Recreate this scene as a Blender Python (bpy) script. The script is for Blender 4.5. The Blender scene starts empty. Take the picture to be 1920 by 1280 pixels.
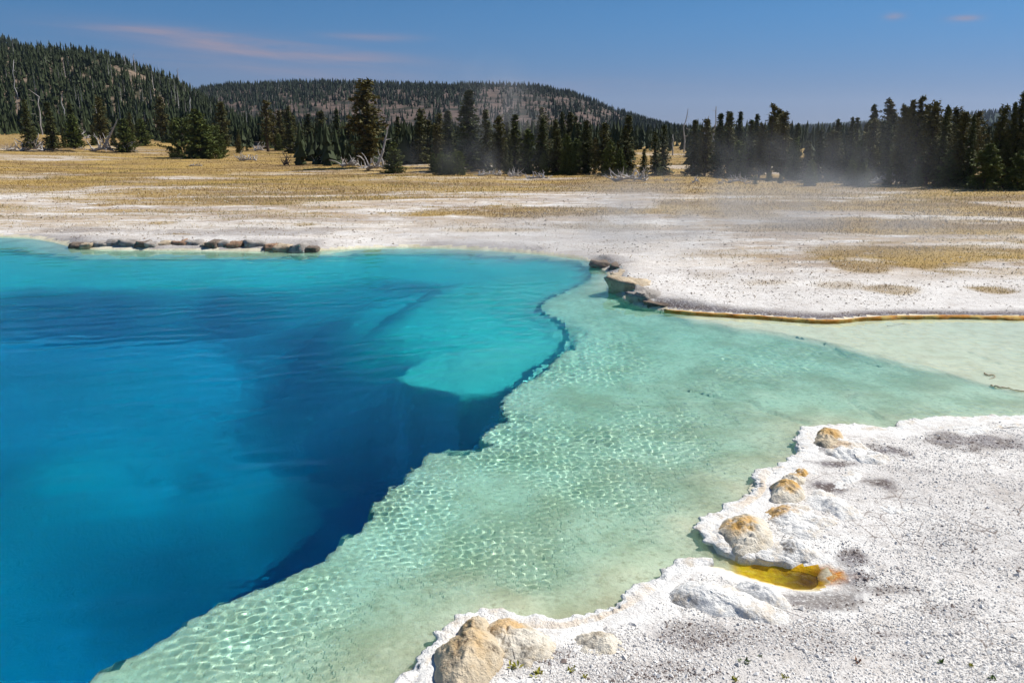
import bpy, bmesh, math, random
import numpy as np
from mathutils import Vector

sc = bpy.context.scene
COL = sc.collection
rad = math.radians

# ------------------------------------------------------------------ camera, sky, sun, exposure
CAM_H, PITCH, FPX = 3.0, rad(14.82), 1493.0          # eye height (m), downward tilt, focal length in photo pixels
cam_data = bpy.data.cameras.new('camera')
cam = bpy.data.objects.new('camera', cam_data); COL.objects.link(cam); sc.camera = cam
cam.location = (0, 0, CAM_H); cam.rotation_euler = (math.pi/2 - PITCH, 0, 0)
cam_data.sensor_width = 36; cam_data.lens = 36*FPX/1920; cam_data.clip_end = 40000; cam_data.clip_start = .1

SUN_EL, SUN_AZ = rad(50), rad(24)                    # azimuth counted from +x (right) towards +y (away)
sun_dir = Vector((math.cos(SUN_AZ)*math.cos(SUN_EL), math.sin(SUN_AZ)*math.cos(SUN_EL), math.sin(SUN_EL)))
world = bpy.data.worlds.new('World'); sc.world = world; world.use_nodes = True
def build_world():
    nt = world.node_tree; nd = nt.nodes; L = nt.links
    bg = nd['Background']
    sky = nd.new('ShaderNodeTexSky'); sky.sky_type = 'NISHITA'; sky.sun_disc = False
    sky.sun_elevation = SUN_EL; sky.sun_rotation = math.pi/2 - SUN_AZ
    sky.altitude = 2300; sky.air_density = 0.8; sky.dust_density = 0.0; sky.ozone_density = 5.0
    # thin cirrus: streaks of noise in azimuth / elevation
    tc = nd.new('ShaderNodeTexCoord'); sx = nd.new('ShaderNodeSeparateXYZ'); L.new(tc.outputs['Generated'], sx.inputs[0])
    def M(op, a, b=None, c=None):
        n = nd.new('ShaderNodeMath'); n.operation = op
        for i, x in enumerate((a, b, c)):
            if x is None: continue
            if isinstance(x, (int, float)): n.inputs[i].default_value = x
            else: L.new(x, n.inputs[i])
        return n.outputs[0]
    az = M('ARCTAN2', sx.outputs[0], sx.outputs[1]); el = M('ARCSINE', sx.outputs[2])
    cb = nd.new('ShaderNodeCombineXYZ')
    L.new(M('MULTIPLY', az, 5.0), cb.inputs[0]); L.new(M('ADD', M('MULTIPLY', el, 55.0), M('MULTIPLY', az, 3.5)), cb.inputs[1])
    nz = nd.new('ShaderNodeTexNoise'); nz.inputs['Scale'].default_value = 1.0; nz.inputs['Detail'].default_value = 5; nz.inputs['Roughness'].default_value = .62
    nz.inputs['Distortion'].default_value = .4
    L.new(cb.outputs[0], nz.inputs['Vector'])
    def gauss(a0, e0, wa, we, amp, tilt=0.0):
        da = M('DIVIDE', M('SUBTRACT', az, a0), wa)
        de = M('DIVIDE', M('SUBTRACT', M('ADD', el, M('MULTIPLY', M('SUBTRACT', az, a0), tilt)), e0), we)
        r = M('ADD', M('MULTIPLY', da, da), M('MULTIPLY', de, de))
        return M('MULTIPLY', M('POWER', 2.718, M('MULTIPLY', r, -1.0)), amp)
    def azel(u, v):
        x = (u-960)/FPX; yv = (640-v)/FPX
        dy = math.cos(PITCH)+yv*math.sin(PITCH); dz = -math.sin(PITCH)+yv*math.cos(PITCH)
        return math.atan2(x, dy), math.asin(dz/math.sqrt(x*x+dy*dy+dz*dz))
    tot = None
    for u, v, wu, wv, amp, tilt in ((330, 62, 140, 9, .9, 0.03), (500, 92, 230, 17, .95, .08), (690, 70, 90, 7, .45, 0), (520, 132, 330, 20, .42, .05),
                                    (1675, 32, 14, 5, .75, 0), (1808, 35, 22, 5, .75, 0), (1000, 160, 260, 14, .25, 0)):
        a0, e0 = azel(u, v)
        g = gauss(a0, e0, wu/FPX, wv/FPX, amp, tilt)
        g = M('MULTIPLY', g, 1.5); tot = g if tot is None else M('MAXIMUM', tot, g)
    mr = nd.new('ShaderNodeMapRange'); mr.inputs[1].default_value = .30; mr.inputs[2].default_value = .72
    L.new(nz.outputs[0], mr.inputs[0])
    fac = M('MULTIPLY', mr.outputs[0], tot)
    tint = nd.new('ShaderNodeMix'); tint.data_type = 'RGBA'; tint.blend_type = 'MULTIPLY'; tint.inputs['Factor'].default_value = 1.0
    L.new(sky.outputs[0], tint.inputs['A']); low = nd.new('ShaderNodeMapRange'); low.interpolation_type = 'SMOOTHSTEP'; low.inputs[1].default_value = .0; low.inputs[2].default_value = .15; L.new(el, low.inputs[0])
    tn = nd.new('ShaderNodeMix'); tn.data_type = 'RGBA'; L.new(low.outputs[0], tn.inputs['Factor']); tn.inputs['A'].default_value = (.58, .57, .80, 1); tn.inputs['B'].default_value = (.42, 1.10, 1.36, 1)
    L.new(tn.outputs['Result'], tint.inputs['B'])
    mx = nd.new('ShaderNodeMix'); mx.data_type = 'RGBA'; L.new(fac, mx.inputs['Factor'])
    L.new(tint.outputs['Result'], mx.inputs['A']); mx.inputs['B'].default_value = (5.6, 4.7, 6.0, 1)
    L.new(mx.outputs['Result'], bg.inputs[0]); bg.inputs[1].default_value = 0.052
build_world()
sun_data = bpy.data.lights.new('sun', 'SUN'); sun_data.energy = 5.0; sun_data.angle = rad(.5); sun_data.color = (1, .965, .90)
sun = bpy.data.objects.new('sun', sun_data); COL.objects.link(sun); sun.rotation_euler = sun_dir.to_track_quat('Z', 'Y').to_euler()
sun.location = (30, 10, 60)
sun_data.cycles.is_caustics_light = True             # sunlight is refracted by the rippled water on to the pool bed
sc.view_settings.view_transform = 'Standard'; sc.view_settings.look = 'None'; sc.view_settings.gamma = 1
sc.view_settings.use_curve_mapping = False
sc.view_settings.exposure = 0.2
sc.cycles.use_denoising = True; sc.cycles.max_bounces = 8; sc.cycles.transparent_max_bounces = 12
sc.cycles.blur_glossy = 1.0; sc.cycles.volume_bounces = 0; sc.cycles.sample_clamp_indirect = 6; sc.cycles.sample_clamp_direct = 20
sc.cycles.volume_step_rate = 1.0; sc.cycles.volume_max_steps = 128

# ------------------------------------------------------------------ helpers
CP, SP = math.cos(PITCH), math.sin(PITCH)
def ray(u, v):
    x = (np.asarray(u, float)-960)/FPX; y = (640-np.asarray(v, float))/FPX
    return x, CP+y*SP, -SP+y*CP
def gpt(u, v, z=0.0):                                # a spot of the ground seen in the photo
    x, y, w = ray(u, v); t = (z-CAM_H)/w
    return np.stack([x*t, y*t], -1)
def fpt(u, v, d):                                    # a spot of the pool bed at depth d, seen through the water
    x, y, w = ray(u, v); t = -CAM_H/w; h = np.hypot(x, y); n = np.sqrt(h*h+w*w)
    st = h/n/1.333; tt = st/np.sqrt(1-st*st)
    return np.stack([x*t+d*tt*x/h, y*t+d*tt*y/h], -1)
def zat(v, dist, u=960):                             # height of the sight line at ground distance y = dist
    x, y, w = ray(u, v); return CAM_H+w/y*dist
def xat(u, dist, v=250):
    x, y, w = ray(u, v); return x/y*dist
NT = {}
def vnoise(x, y, seed=0):
    if seed not in NT:
        q = np.random.default_rng(seed+1000).random((257, 257)); q[256] = q[0]; q[:, 256] = q[:, 0]; NT[seed] = q
    r = NT[seed]
    xi = np.floor(x).astype(np.int64); yi = np.floor(y).astype(np.int64)
    fx = x-xi; fy = y-yi; fx = fx*fx*(3-2*fx); fy = fy*fy*(3-2*fy)
    a = xi % 256; b = yi % 256
    return (r[a, b]*(1-fx)+r[a+1, b]*fx)*(1-fy)+(r[a, b+1]*(1-fx)+r[a+1, b+1]*fx)*fy
def fbm(x, y, seed=0, oct=4):
    s = 0; a = .5; t = 0
    for k in range(oct):
        s = s+a*vnoise(x*2**k+17.3*k, y*2**k-9.1*k, seed+k); t += a; a *= .5
    return s/t
def sstep(a, b, x):
    t = np.clip((x-a)/(b-a), 0, 1); return t*t*(3-2*t)
def seg_dist(X, Y, P):                               # distance to an open polyline
    d = np.full(X.shape, 1e9)
    for (ax, ay), (bx, by) in zip(P[:-1], P[1:]):
        ex, ey = bx-ax, by-ay; l = ex*ex+ey*ey+1e-12
        t = np.clip(((X-ax)*ex+(Y-ay)*ey)/l, 0, 1)
        d = np.minimum(d, (X-ax-t*ex)**2+(Y-ay-t*ey)**2)
    return np.sqrt(d)
def inside(X, Y, P):
    r = np.zeros(X.shape, bool); n = len(P)
    for i in range(n):
        ax, ay = P[i]; bx, by = P[(i+1) % n]
        if ay == by: continue
        c = ((ay > Y) != (by > Y)) & (X < (bx-ax)*(Y-ay)/(by-ay)+ax); r ^= c
    return r
def sdist(X, Y, P):                                  # positive inside the closed polygon
    d = seg_dist(X, Y, np.vstack([P, P[:1]])); return np.where(inside(X, Y, P), d, -d)
def smooth_line(P, step, it=3, closed=False):
    P = np.asarray(P, float)
    for _ in range(it):                              # Chaikin corner cutting
        A = P if closed else P[:-1]; B = np.roll(P, -1, 0) if closed else P[1:]
        Q = np.empty((2*len(A), P.shape[1])); Q[0::2] = .75*A+.25*B; Q[1::2] = .25*A+.75*B
        P = Q if closed else np.vstack([P[:1], Q, P[-1:]])
    if step:
        R = np.vstack([P, P[:1]]) if closed else P
        s = np.r_[0, np.cumsum(np.hypot(*np.diff(R, axis=0).T[:2]))]
        t = np.linspace(0, s[-1], max(4, int(s[-1]/step)), endpoint=not closed)
        P = np.stack([np.interp(t, s, R[:, k]) for k in range(R.shape[1])], -1)
    return P
def mesh_np(name, V, F, smooth=True, attrs=None, uvs=None):
    V = np.ascontiguousarray(V, np.float32); F = np.ascontiguousarray(F, np.int32)
    me = bpy.data.meshes.new(name); n, k = F.shape
    me.vertices.add(len(V)); me.vertices.foreach_set('co', V.ravel())
    me.loops.add(n*k); me.loops.foreach_set('vertex_index', F.ravel())
    me.polygons.add(n); me.polygons.foreach_set('loop_start', np.arange(0, n*k, k, dtype=np.int32))
    me.polygons.foreach_set('use_smooth', np.full(n, smooth, bool))
    for a, val in (attrs or {}).items():
        at = me.attributes.new(a, 'FLOAT', 'POINT'); at.data.foreach_set('value', np.ascontiguousarray(val, np.float32))
    me.update(calc_edges=True)
    return me
def link(name, me, mat=None, parent=None, label=None, cat=None, group=None, kind=None):
    o = bpy.data.objects.new(name, me); COL.objects.link(o)
    if mat is not None and me is not None and not me.materials: me.materials.append(mat)
    if parent is not None: o.parent = parent
    for k, val in (('label', label), ('category', cat), ('group', group), ('kind', kind)):
        if val: o[k] = val
    return o
def grid_faces(n, m):
    i = np.arange(n*m).reshape(n, m)
    return np.stack([i[:-1, :-1], i[:-1, 1:], i[1:, 1:], i[1:, :-1]], -1).reshape(-1, 4)

# ------------------------------------------------------------------ materials
class Mat:
    def __init__(s, name, rough=.9, spec=.25):
        s.m = bpy.data.materials.new(name); s.m.use_nodes = True; s.t = s.m.node_tree; s.n = s.t.nodes; s.l = s.t.links
        s.b = s.n['Principled BSDF']; s.b.inputs['Roughness'].default_value = rough; s.b.inputs['Specular IOR Level'].default_value = spec
        s.co = None
    def coord(s, kind='Object', scale=(1, 1, 1)):
        tc = s.n.new('ShaderNodeTexCoord'); mp = s.n.new('ShaderNodeMapping'); mp.inputs['Scale'].default_value = scale
        s.l.new(tc.outputs[kind], mp.inputs[0]); return mp.outputs[0]
    def noise(s, scale, detail=4, rough=.55, vec=None, dist=0):
        n = s.n.new('ShaderNodeTexNoise'); n.inputs['Scale'].default_value = scale; n.inputs['Detail'].default_value = detail
        n.inputs['Roughness'].default_value = rough; n.inputs['Distortion'].default_value = dist
        if vec is not None: s.l.new(vec, n.inputs['Vector'])
        return n.outputs['Fac']
    def voro(s, scale, vec=None, feature='F1', out='Distance', rnd=1):
        n = s.n.new('ShaderNodeTexVoronoi'); n.feature = feature; n.inputs['Scale'].default_value = scale; n.inputs['Randomness'].default_value = rnd
        if vec is not None: s.l.new(vec, n.inputs['Vector'])
        return n.outputs[out]
    def ramp(s, f, a, b, lo=0, hi=1):
        n = s.n.new('ShaderNodeMapRange'); n.interpolation_type = 'SMOOTHSTEP'
        for i, v in enumerate((a, b, lo, hi)): n.inputs[i+1].default_value = v
        s.l.new(f, n.inputs[0]); return n.outputs[0]
    def math(s, op, a, b=None):
        n = s.n.new('ShaderNodeMath'); n.operation = op
        for i, x in enumerate((a, b)):
            if x is None: continue
            if isinstance(x, (int, float)): n.inputs[i].default_value = x
            else: s.l.new(x, n.inputs[i])
        return n.outputs[0]
    def attr(s, name, out='Fac'):
        n = s.n.new('ShaderNodeAttribute'); n.attribute_name = name; return n.outputs[out]
    def mix(s, f, a, b, blend='MIX'):
        n = s.n.new('ShaderNodeMix'); n.data_type = 'RGBA'; n.blend_type = blend
        for nm, x in (('Factor', f), ('A', a), ('B', b)):
            if isinstance(x, (int, float)): n.inputs[nm].default_value = x
            elif isinstance(x, tuple): n.inputs[nm].default_value = x+(1,)
            else: s.l.new(x, n.inputs[nm])
        return n.outputs['Result']
    def color(s, c):
        if isinstance(c, tuple): s.b.inputs['Base Color'].default_value = c+(1,)
        else: s.l.new(c, s.b.inputs['Base Color'])
        return s
    def bump(s, h, strength=.5, dist=.02):
        n = s.n.new('ShaderNodeBump'); n.inputs['Strength'].default_value = strength; n.inputs['Distance'].default_value = dist
        s.l.new(h, n.inputs['Height']); s.l.new(n.outputs[0], s.b.inputs['Normal']); return s

def ground_material():
    M = Mat('sinter_ground', .95, .15); o = M.coord('Object')
    st = M.coord('Object', (.35, 1, 1))
    c = M.mix(M.ramp(M.noise(.7, 5, .6, st), .38, .66), (.82, .79, .755), (.66, .625, .595))
    c = M.mix(M.ramp(M.noise(9, 5, .65, o), .45, .75), c, (.62, .575, .53))
    fine = M.noise(75, 3, .6, o); fine2 = M.noise(26, 4, .7, o)
    far = M.ramp(M.math('MULTIPLY', M.attr('far'), M.ramp(M.noise(1.1, 6, .75, M.coord('Object', (.4, 1, 1))), .34, .58)), 0, 1)
    c = M.mix(M.math('MULTIPLY', far, .85), c, M.mix(M.ramp(M.noise(.5, 4, .6, st), .4, .6), (.50, .36, .21), (.36, .27, .20)))
    c = M.mix(M.math('MULTIPLY', M.attr('far'), M.ramp(M.noise(.45, 5, .65, M.coord('Object', (.35, 1.2, 1))), .52, .62)), c, (.86, .83, .79))
    c = M.mix(M.ramp(fine, .54, .66), c, (.32, .285, .27))
    c = M.mix(M.math('MULTIPLY', M.ramp(fine2, .60, .72), .75), c, (.27, .235, .215))
    c = M.mix(M.math('MULTIPLY', M.math('MULTIPLY', M.attr('far'), M.ramp(M.noise(9, 4, .75, M.coord('Object', (.6, 1, 1))), .52, .66)), .8), c, (.26, .20, .155))
    c = M.mix(M.math('MULTIPLY', M.math('MULTIPLY', M.attr('far'), M.ramp(M.noise(3.5, 5, .7, M.coord('Object', (.5, 1, 1))), .55, .68)), .6), c, (.46, .32, .16))
    lo = M.noise(1.6, 5, .7, o)
    c = M.mix(M.math('MULTIPLY', M.ramp(lo, .54, .70), .6), c, (.50, .445, .40)); c = M.mix(M.math('MULTIPLY', M.ramp(lo, .46, .32), .6), c, (.82, .79, .75))
    crk = M.voro(6, M.coord('Object', (1, 1, 1)), 'DISTANCE_TO_EDGE'); c = M.mix(M.math('MULTIPLY', M.ramp(crk, .035, .0), M.ramp(M.noise(2.3, 3, .5, o), .50, .62)), c, (.22, .18, .16))
    c = M.mix(M.math('MULTIPLY', M.attr('crust'), M.ramp(M.noise(8, 5, .7, o), .68, .42)), c, (.90, .88, .84))
    # brown and violet algal staining of damp ground
    stf = M.math('MULTIPLY', M.attr('stain'), M.ramp(M.noise(30, 5, .75, o), .30, .52))
    c = M.mix(stf, c, M.mix(M.ramp(M.noise(5, 3, .5, o), .4, .6), (.12, .09, .08), (.15, .13, .145)))
    # litter and dry stems between the grass
    gf = M.math('MULTIPLY', M.attr('grass'), M.ramp(M.noise(3.2, 6, .72, M.coord('Object', (.5, 1, 1))), .22, .46))
    gcol = M.mix(M.ramp(M.noise(.35, 4, .6, st), .38, .62), (.47, .315, .095), (.27, .175, .075))
    gcol = M.mix(M.ramp(M.noise(14, 4, .7, o), .45, .75), gcol, (.17, .115, .05))
    c = M.mix(gf, c, gcol)
    c = M.mix(M.attr('mat'), c, M.mix(M.ramp(M.noise(22, 4, .65, o), .40, .62), (.58, .20, .015), (.66, .40, .16)))
    M.color(c)
    h = M.math('ADD', M.math('MULTIPLY', M.noise(60, 4, .65, o), .6), M.math('MULTIPLY', M.noise(14, 4, .6, o), 1.0))
    M.bump(h, .9, .022); return M.m
def bed_material():
    M = Mat('pool_bed_sinter', .9, .1); o = M.coord('Object')
    c = M.mix(M.ramp(M.noise(1.3, 6, .7, o), .36, .66), (.84, .775, .60), (.60, .535, .37))
    c = M.mix(M.ramp(M.noise(15, 6, .75, o), .50, .68), c, (.56, .49, .345))
    c = M.mix(M.ramp(M.voro(7, o, 'F1'), .0, .22), (.62, .56, .44), c)
    c = M.mix(M.attr('deep'), c, M.mix(M.ramp(M.noise(.45, 3, .5, o), .36, .66), (.93, .90, .78), (.80, .77, .66)))
    c = M.mix(M.math('MULTIPLY', M.attr('pan'), .8), c, M.mix(M.ramp(M.noise(5, 5, .7, o), .4, .7), (.92, .83, .66), (.76, .66, .48)))
    ye = M.mix(M.ramp(M.noise(14, 5, .7, o), .38, .62), (.85, .58, .015), (.66, .36, .01))
    ye = M.mix(M.attr('mat'), ye, (.20, .085, .008))
    c = M.mix(M.attr('yellow'), c, ye)
    M.color(c); M.bump(M.noise(22, 4, .6, o), .6, .02); return M.m
def sinter_material(name, base=(.91, .895, .865), warm=(.66, .51, .33), speck=.55):
    M = Mat(name, .9, .2); o = M.coord('Object')
    c = M.mix(M.ramp(M.noise(3.5, 5, .6, o), .42, .72), base, tuple(x*.86 for x in base))
    c = M.mix(M.math('MULTIPLY', M.ramp(M.noise(7, 5, .65, o), .48, .72), .55), c, warm)
    c = M.mix(M.math('MULTIPLY', M.ramp(M.noise(70, 3, .7, o), .60, .74), speck), c, (.30, .25, .20))
    sc_ = M.mix(M.ramp(M.noise(18, 5, .7, o), .35, .7), (.60, .32, .06), (.70, .47, .20))
    c = M.mix(M.math('MULTIPLY', M.attr('stain'), M.ramp(M.noise(9, 4, .65, o), .25, .52)), c, sc_)
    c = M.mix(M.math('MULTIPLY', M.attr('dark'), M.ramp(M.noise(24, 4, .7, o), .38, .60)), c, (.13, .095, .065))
    pit = M.voro(48, o, 'F1'); c = M.mix(M.math('MULTIPLY', M.ramp(pit, .20, .08), M.ramp(M.noise(6, 3, .5, o), .50, .60)), c, (.20, .15, .10))
    M.color(c); M.bump(M.math('ADD', M.noise(55, 4, .65, o), M.math('MULTIPLY', M.noise(12, 4, .6, o), 1.2)), .9, .022); return M.m
def simple_noise_material(name, a, b, scale, rough=.85, bump=.5, bscale=None, dist=.02, c3=None):
    M = Mat(name, rough, .2); o = M.coord('Object')
    c = M.mix(M.ramp(M.noise(scale, 5, .65, o), .36, .66), a, b)
    if c3: c = M.mix(M.ramp(M.noise(scale*3.1, 4, .7, o), .55, .72), c, c3)
    M.color(c); M.bump(M.noise(bscale or scale*3, 4, .65, o), bump, dist); return M.m
def foliage_material(name, a, b, c3):
    M = Mat(name, .75, .25)
    r = M.n.new('ShaderNodeObjectInfo').outputs['Random']
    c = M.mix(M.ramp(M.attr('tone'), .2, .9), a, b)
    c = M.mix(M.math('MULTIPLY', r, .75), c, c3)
    M.color(c); return M.m

MAT_GROUND = ground_material(); MAT_BED = bed_material()
MAT_SINTER = sinter_material('white_sinter')
MAT_CREAM = sinter_material('cream_sinter', (.80, .735, .62), (.64, .50, .31), .6)
MAT_TAN = sinter_material('tan_sinter', (.70, .59, .43), (.52, .37, .20), .6)
MAT_WOOD = simple_noise_material('weathered_wood', (.56, .53, .51), (.34, .31, .29), 6, .9, .6, 20, .02)
MAT_CHAR = simple_noise_material('charred_wood', (.05, .04, .035), (.12, .10, .09), 6, .9, .6, 20, .02)
MAT_BARK = simple_noise_material('conifer_bark', (.13, .095, .07), (.07, .05, .038), 9, .95, .7, 25, .03)
MAT_SPRUCE = foliage_material('spruce_needles', (.030, .044, .013), (.090, .110, .031), (.098, .094, .025))
MAT_PINE = foliage_material('pine_needles', (.042, .050, .014), (.118, .118, .032), (.130, .104, .026))
MAT_YOUNG = foliage_material('young_pine_needles', (.046, .072, .016), (.130, .160, .034), (.115, .135, .030))

# ------------------------------------------------------------------ outlines of the pool, read off the photo and laid on the ground
near_px = [(690,1360),(745,1300),(768,1268),(800,1228),(830,1200),(862,1176),(900,1164),(945,1158),(985,1174),(1040,1178),(1100,1166),(1160,1140),
           (1200,1117),(1222,1100),(1252,1076),(1290,1062),(1335,1062),(1400,1085),(1450,1099),(1495,1110),(1538,1108),(1542,1078),(1500,1069),(1450,1060),(1400,1049),(1352,1043),
           (1330,1022),(1316,996),(1330,979),(1366,964),(1392,945),(1414,930),(1411,911),(1428,892),(1452,881),(1480,874),(1512,858),(1512,842),
           (1494,828),(1502,814),(1532,806),(1600,808),(1676,811),(1690,797),(1740,790),(1800,791),(1920,788),(2060,785),(2300,780)]
far_px = [(2500,605),(2200,602),(1920,599),(1700,596),(1620,599),(1560,606),(1480,601),(1400,595),(1300,589),(1240,582),(1195,575),(1165,558),(1143,545),
          (1150,527),(1132,505),(1110,491),(1085,484),(1000,474),(900,467),(800,463),(700,464),(590,471),(500,472),(400,470),(250,469),(150,467),(112,456),(60,446),(0,443),(-200,438),(-330,470)]
near_w = smooth_line(gpt(*np.array(near_px).T), 0, 1); far_w = smooth_line(gpt(*np.array(far_px).T), 0, 1)
POOL = np.vstack([near_w, far_w, [(-25, 19), (-22, 8), (-11, 1.8), (-4, 1.6), (-1.3, 2.4)]])
edge_px = [(120,1345),(205,1280),(300,1212),(400,1160),(470,1132),(545,1102),(610,1060),(660,1030),(685,1005),(705,965),(735,925),(770,890),(812,857),(850,856),(880,862),(914,852),
           (908,828),(925,812),(942,795),(936,768),(946,742),(985,722),(1018,705),(1030,682),(1066,668),(1080,645),(1076,618),(1050,600),(1026,588),(1020,574),(1062,552),(1108,533),(1112,512)]
edge_w = fpt(*np.array(edge_px).T, .38)
far_inner = fpt(*np.array([(1085,497),(1000,490),(900,483),(800,480),(700,481),(590,487),(450,489),(300,489),(150,489),(60,478),(0,470),(-200,462)]).T, .5)
DEEP = np.vstack([smooth_line(edge_w, 0, 1), far_inner, [(-23.5, 18.5), (-21, 8.5), (-10.5, 2.6), (-4.2, 2.5), (-2.6, 3.0)]])
PLAT = fpt(*np.array([(722,742),(770,700),(830,668),(900,645),(960,618),(1000,580),(1050,560),(1130,560),(1190,620),(1180,690),(1100,728),(1015,752),(962,776),(905,782),(860,784),(800,770),(745,757)]).T, 1.25)
LOBE2 = fpt(*np.array([(660,600),(720,578),(850,572),(1040,560),(1090,575),(1000,612),(880,640),(780,640),(700,628)]).T, 2.1)
CRACKS = [[(1238,588),(1290,606),(1335,612),(1372,622),(1420,626),(1480,636),(1560,652),(1620,670),(1690,690),(1750,702),(1800,716),(1860,734),(1920,748),(2000,760)],
          [(1480,636),(1540,650),(1600,676),(1650,690)], [(955,812),(1010,824),(1080,832),(1150,842),(1220,850),(1300,862)], [(1058,868),(1066,885),(1060,900)],
          [(1090,625),(1078,655),(1085,690)], [(1290,735),(1370,752),(1440,772),(1500,800)], [(1598,742),(1612,770),(1640,790)], [(1830,668),(1860,684),(1880,690)]]
CRACKS = [fpt(*np.array(c, float).T, .2) for c in CRACKS]

# ------------------------------------------------------------------ ground height and the masks of what grows and stains on it
PATCH = [  # dry grass: centre u, v, half width, half height in the photo, strength
 (150,318,330,12,1.0),(60,352,110,5,.9),(420,362,260,14,.85),(700,352,260,16,.9),(900,345,240,14,.9),(620,300,500,13,1.0),(1000,352,200,10,.7),
 (1020,400,260,13,.95),(1330,392,170,20,.9),(1250,352,300,8,.9),(1560,352,360,7,1.0),(1650,390,330,16,.95),(1800,430,280,26,.9),(1800,485,260,30,.9),
 (1580,475,90,14,.7),(1625,505,60,14,.75),(1560,540,90,10,.45),(1660,545,70,9,.6),(1860,548,50,9,.75),(1430,535,110,10,.35),(1150,430,180,8,.4),
 (210,385,40,6,.8),(50,395,90,5,.35),(300,421,30,3,.7),(320,446,40,4,.6),(570,424,28,4,.6),(480,340,20,8,.7),(400,400,220,6,.25),(940,434,120,5,.5),(1380,478,90,14,.25),(1330,520,60,10,.2)]
STAIN = [(1650,848,110,20,.9),(1575,868,60,12,.9),(1560,915,45,18,.95),(1800,828,140,18,.75),(1660,912,38,20,.9),(1590,1040,50,22,.85),(1530,1122,80,20,.75),(1650,1104,60,12,.6),(1600,1082,36,20,.8),
 (1300,1190,60,25,.5),(1000,1232,70,22,.45),(1720,890,90,10,.35),(1750,1020,220,30,.16),(1480,1200,160,25,.2),(1850,960,150,50,.10),(1200,1270,120,25,.3),(450,440,160,10,.5),(160,432,100,8,.5),(600,436,60,8,.5),
 (1640,1190,60,8,.45),(1780,1150,60,14,.35),(1700,1235,40,6,.5),(1900,1060,90,16,.25)]
def ell(X, Y, L, seed, wob=.5, base=.07, fine=0.0):
    out = np.zeros(X.shape)
    nz = fbm(X*1.1, Y*1.1, seed, 4)-.5+fine*(fbm(X*6, Y*6, seed+5, 4)-.5); nz2 = fbm(X*.35, Y*.8, seed+9, 3)-.5
    for u, v, ru, rv, s in L:
        c = gpt(u, v, base); rx = abs(gpt(u+ru, v, base)[0]-c[0]); ry = abs(gpt(u, v-rv, base)[1]-gpt(u, v+rv, base)[1])/2
        r = np.sqrt(((X-c[0])/rx)**2+((Y-c[1])/ry)**2)+wob*(nz*1.2+nz2*1.4)
        out = np.maximum(out, s*(1-sstep(.55, 1.05, r)))
    return out
def grass_mask(X, Y):
    g = ell(X, Y, PATCH, 3, .8)
    far = sstep(34, 46, Y)*(1-.85*sstep(.55, .66, fbm(X*.10, Y*.20, 21, 4))*(1-sstep(90, 120, Y)))
    g = np.maximum(g, .9*sstep(15.5, 18, Y)*sstep(3, 8, X-.16*(Y-15))*sstep(.43, .58, fbm(X*.16, Y*.5, 37, 4)))
    streak = sstep(22, 34, Y)*sstep(.47, .60, fbm(X*.09, Y*.42, 33, 4))
    return np.clip(np.maximum(np.maximum(g, far), streak*.9), 0, 1)
STONE_LINE = gpt(*np.array([(140,462),(250,462),(400,463),(520,466),(590,468)]).T)+np.array([0, .6]); LEDGE_LINE = gpt(*np.array([(1120,498),(1160,510),(1185,545),(1215,566),(1260,578)]).T)+np.array([.3, .3])
def land_height(X, Y, s):
    z = .022+.035*sstep(0, .12, s)+.075*(1-np.exp(-np.maximum(s, 0)/1.6))
    for c, hh in ((STONE_LINE, .11), (LEDGE_LINE, .11)):
        m = (np.abs(X-c[:, 0].mean()) < 8) & (np.abs(Y-c[:, 1].mean()) < 5)
        if m.any(): z[m] += hh*np.exp(-(seg_dist(X[m], Y[m], c)/.75)**2)*sstep(.10, .34, s[m])
    z += (fbm(X*1.7, Y*1.7, 5, 4)-.5)*.05*sstep(.1, 1.0, s)
    z += (fbm(X*.12, Y*.12, 6, 3)-.5)*.5*sstep(20, 45, np.hypot(X, Y-12))
    z += (fbm(X*.02, Y*.02, 7, 3)-.5)*.8*sstep(40, 140, Y)+2.3*sstep(-26, -80, X)*sstep(38, 118, Y)
    return z
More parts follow.
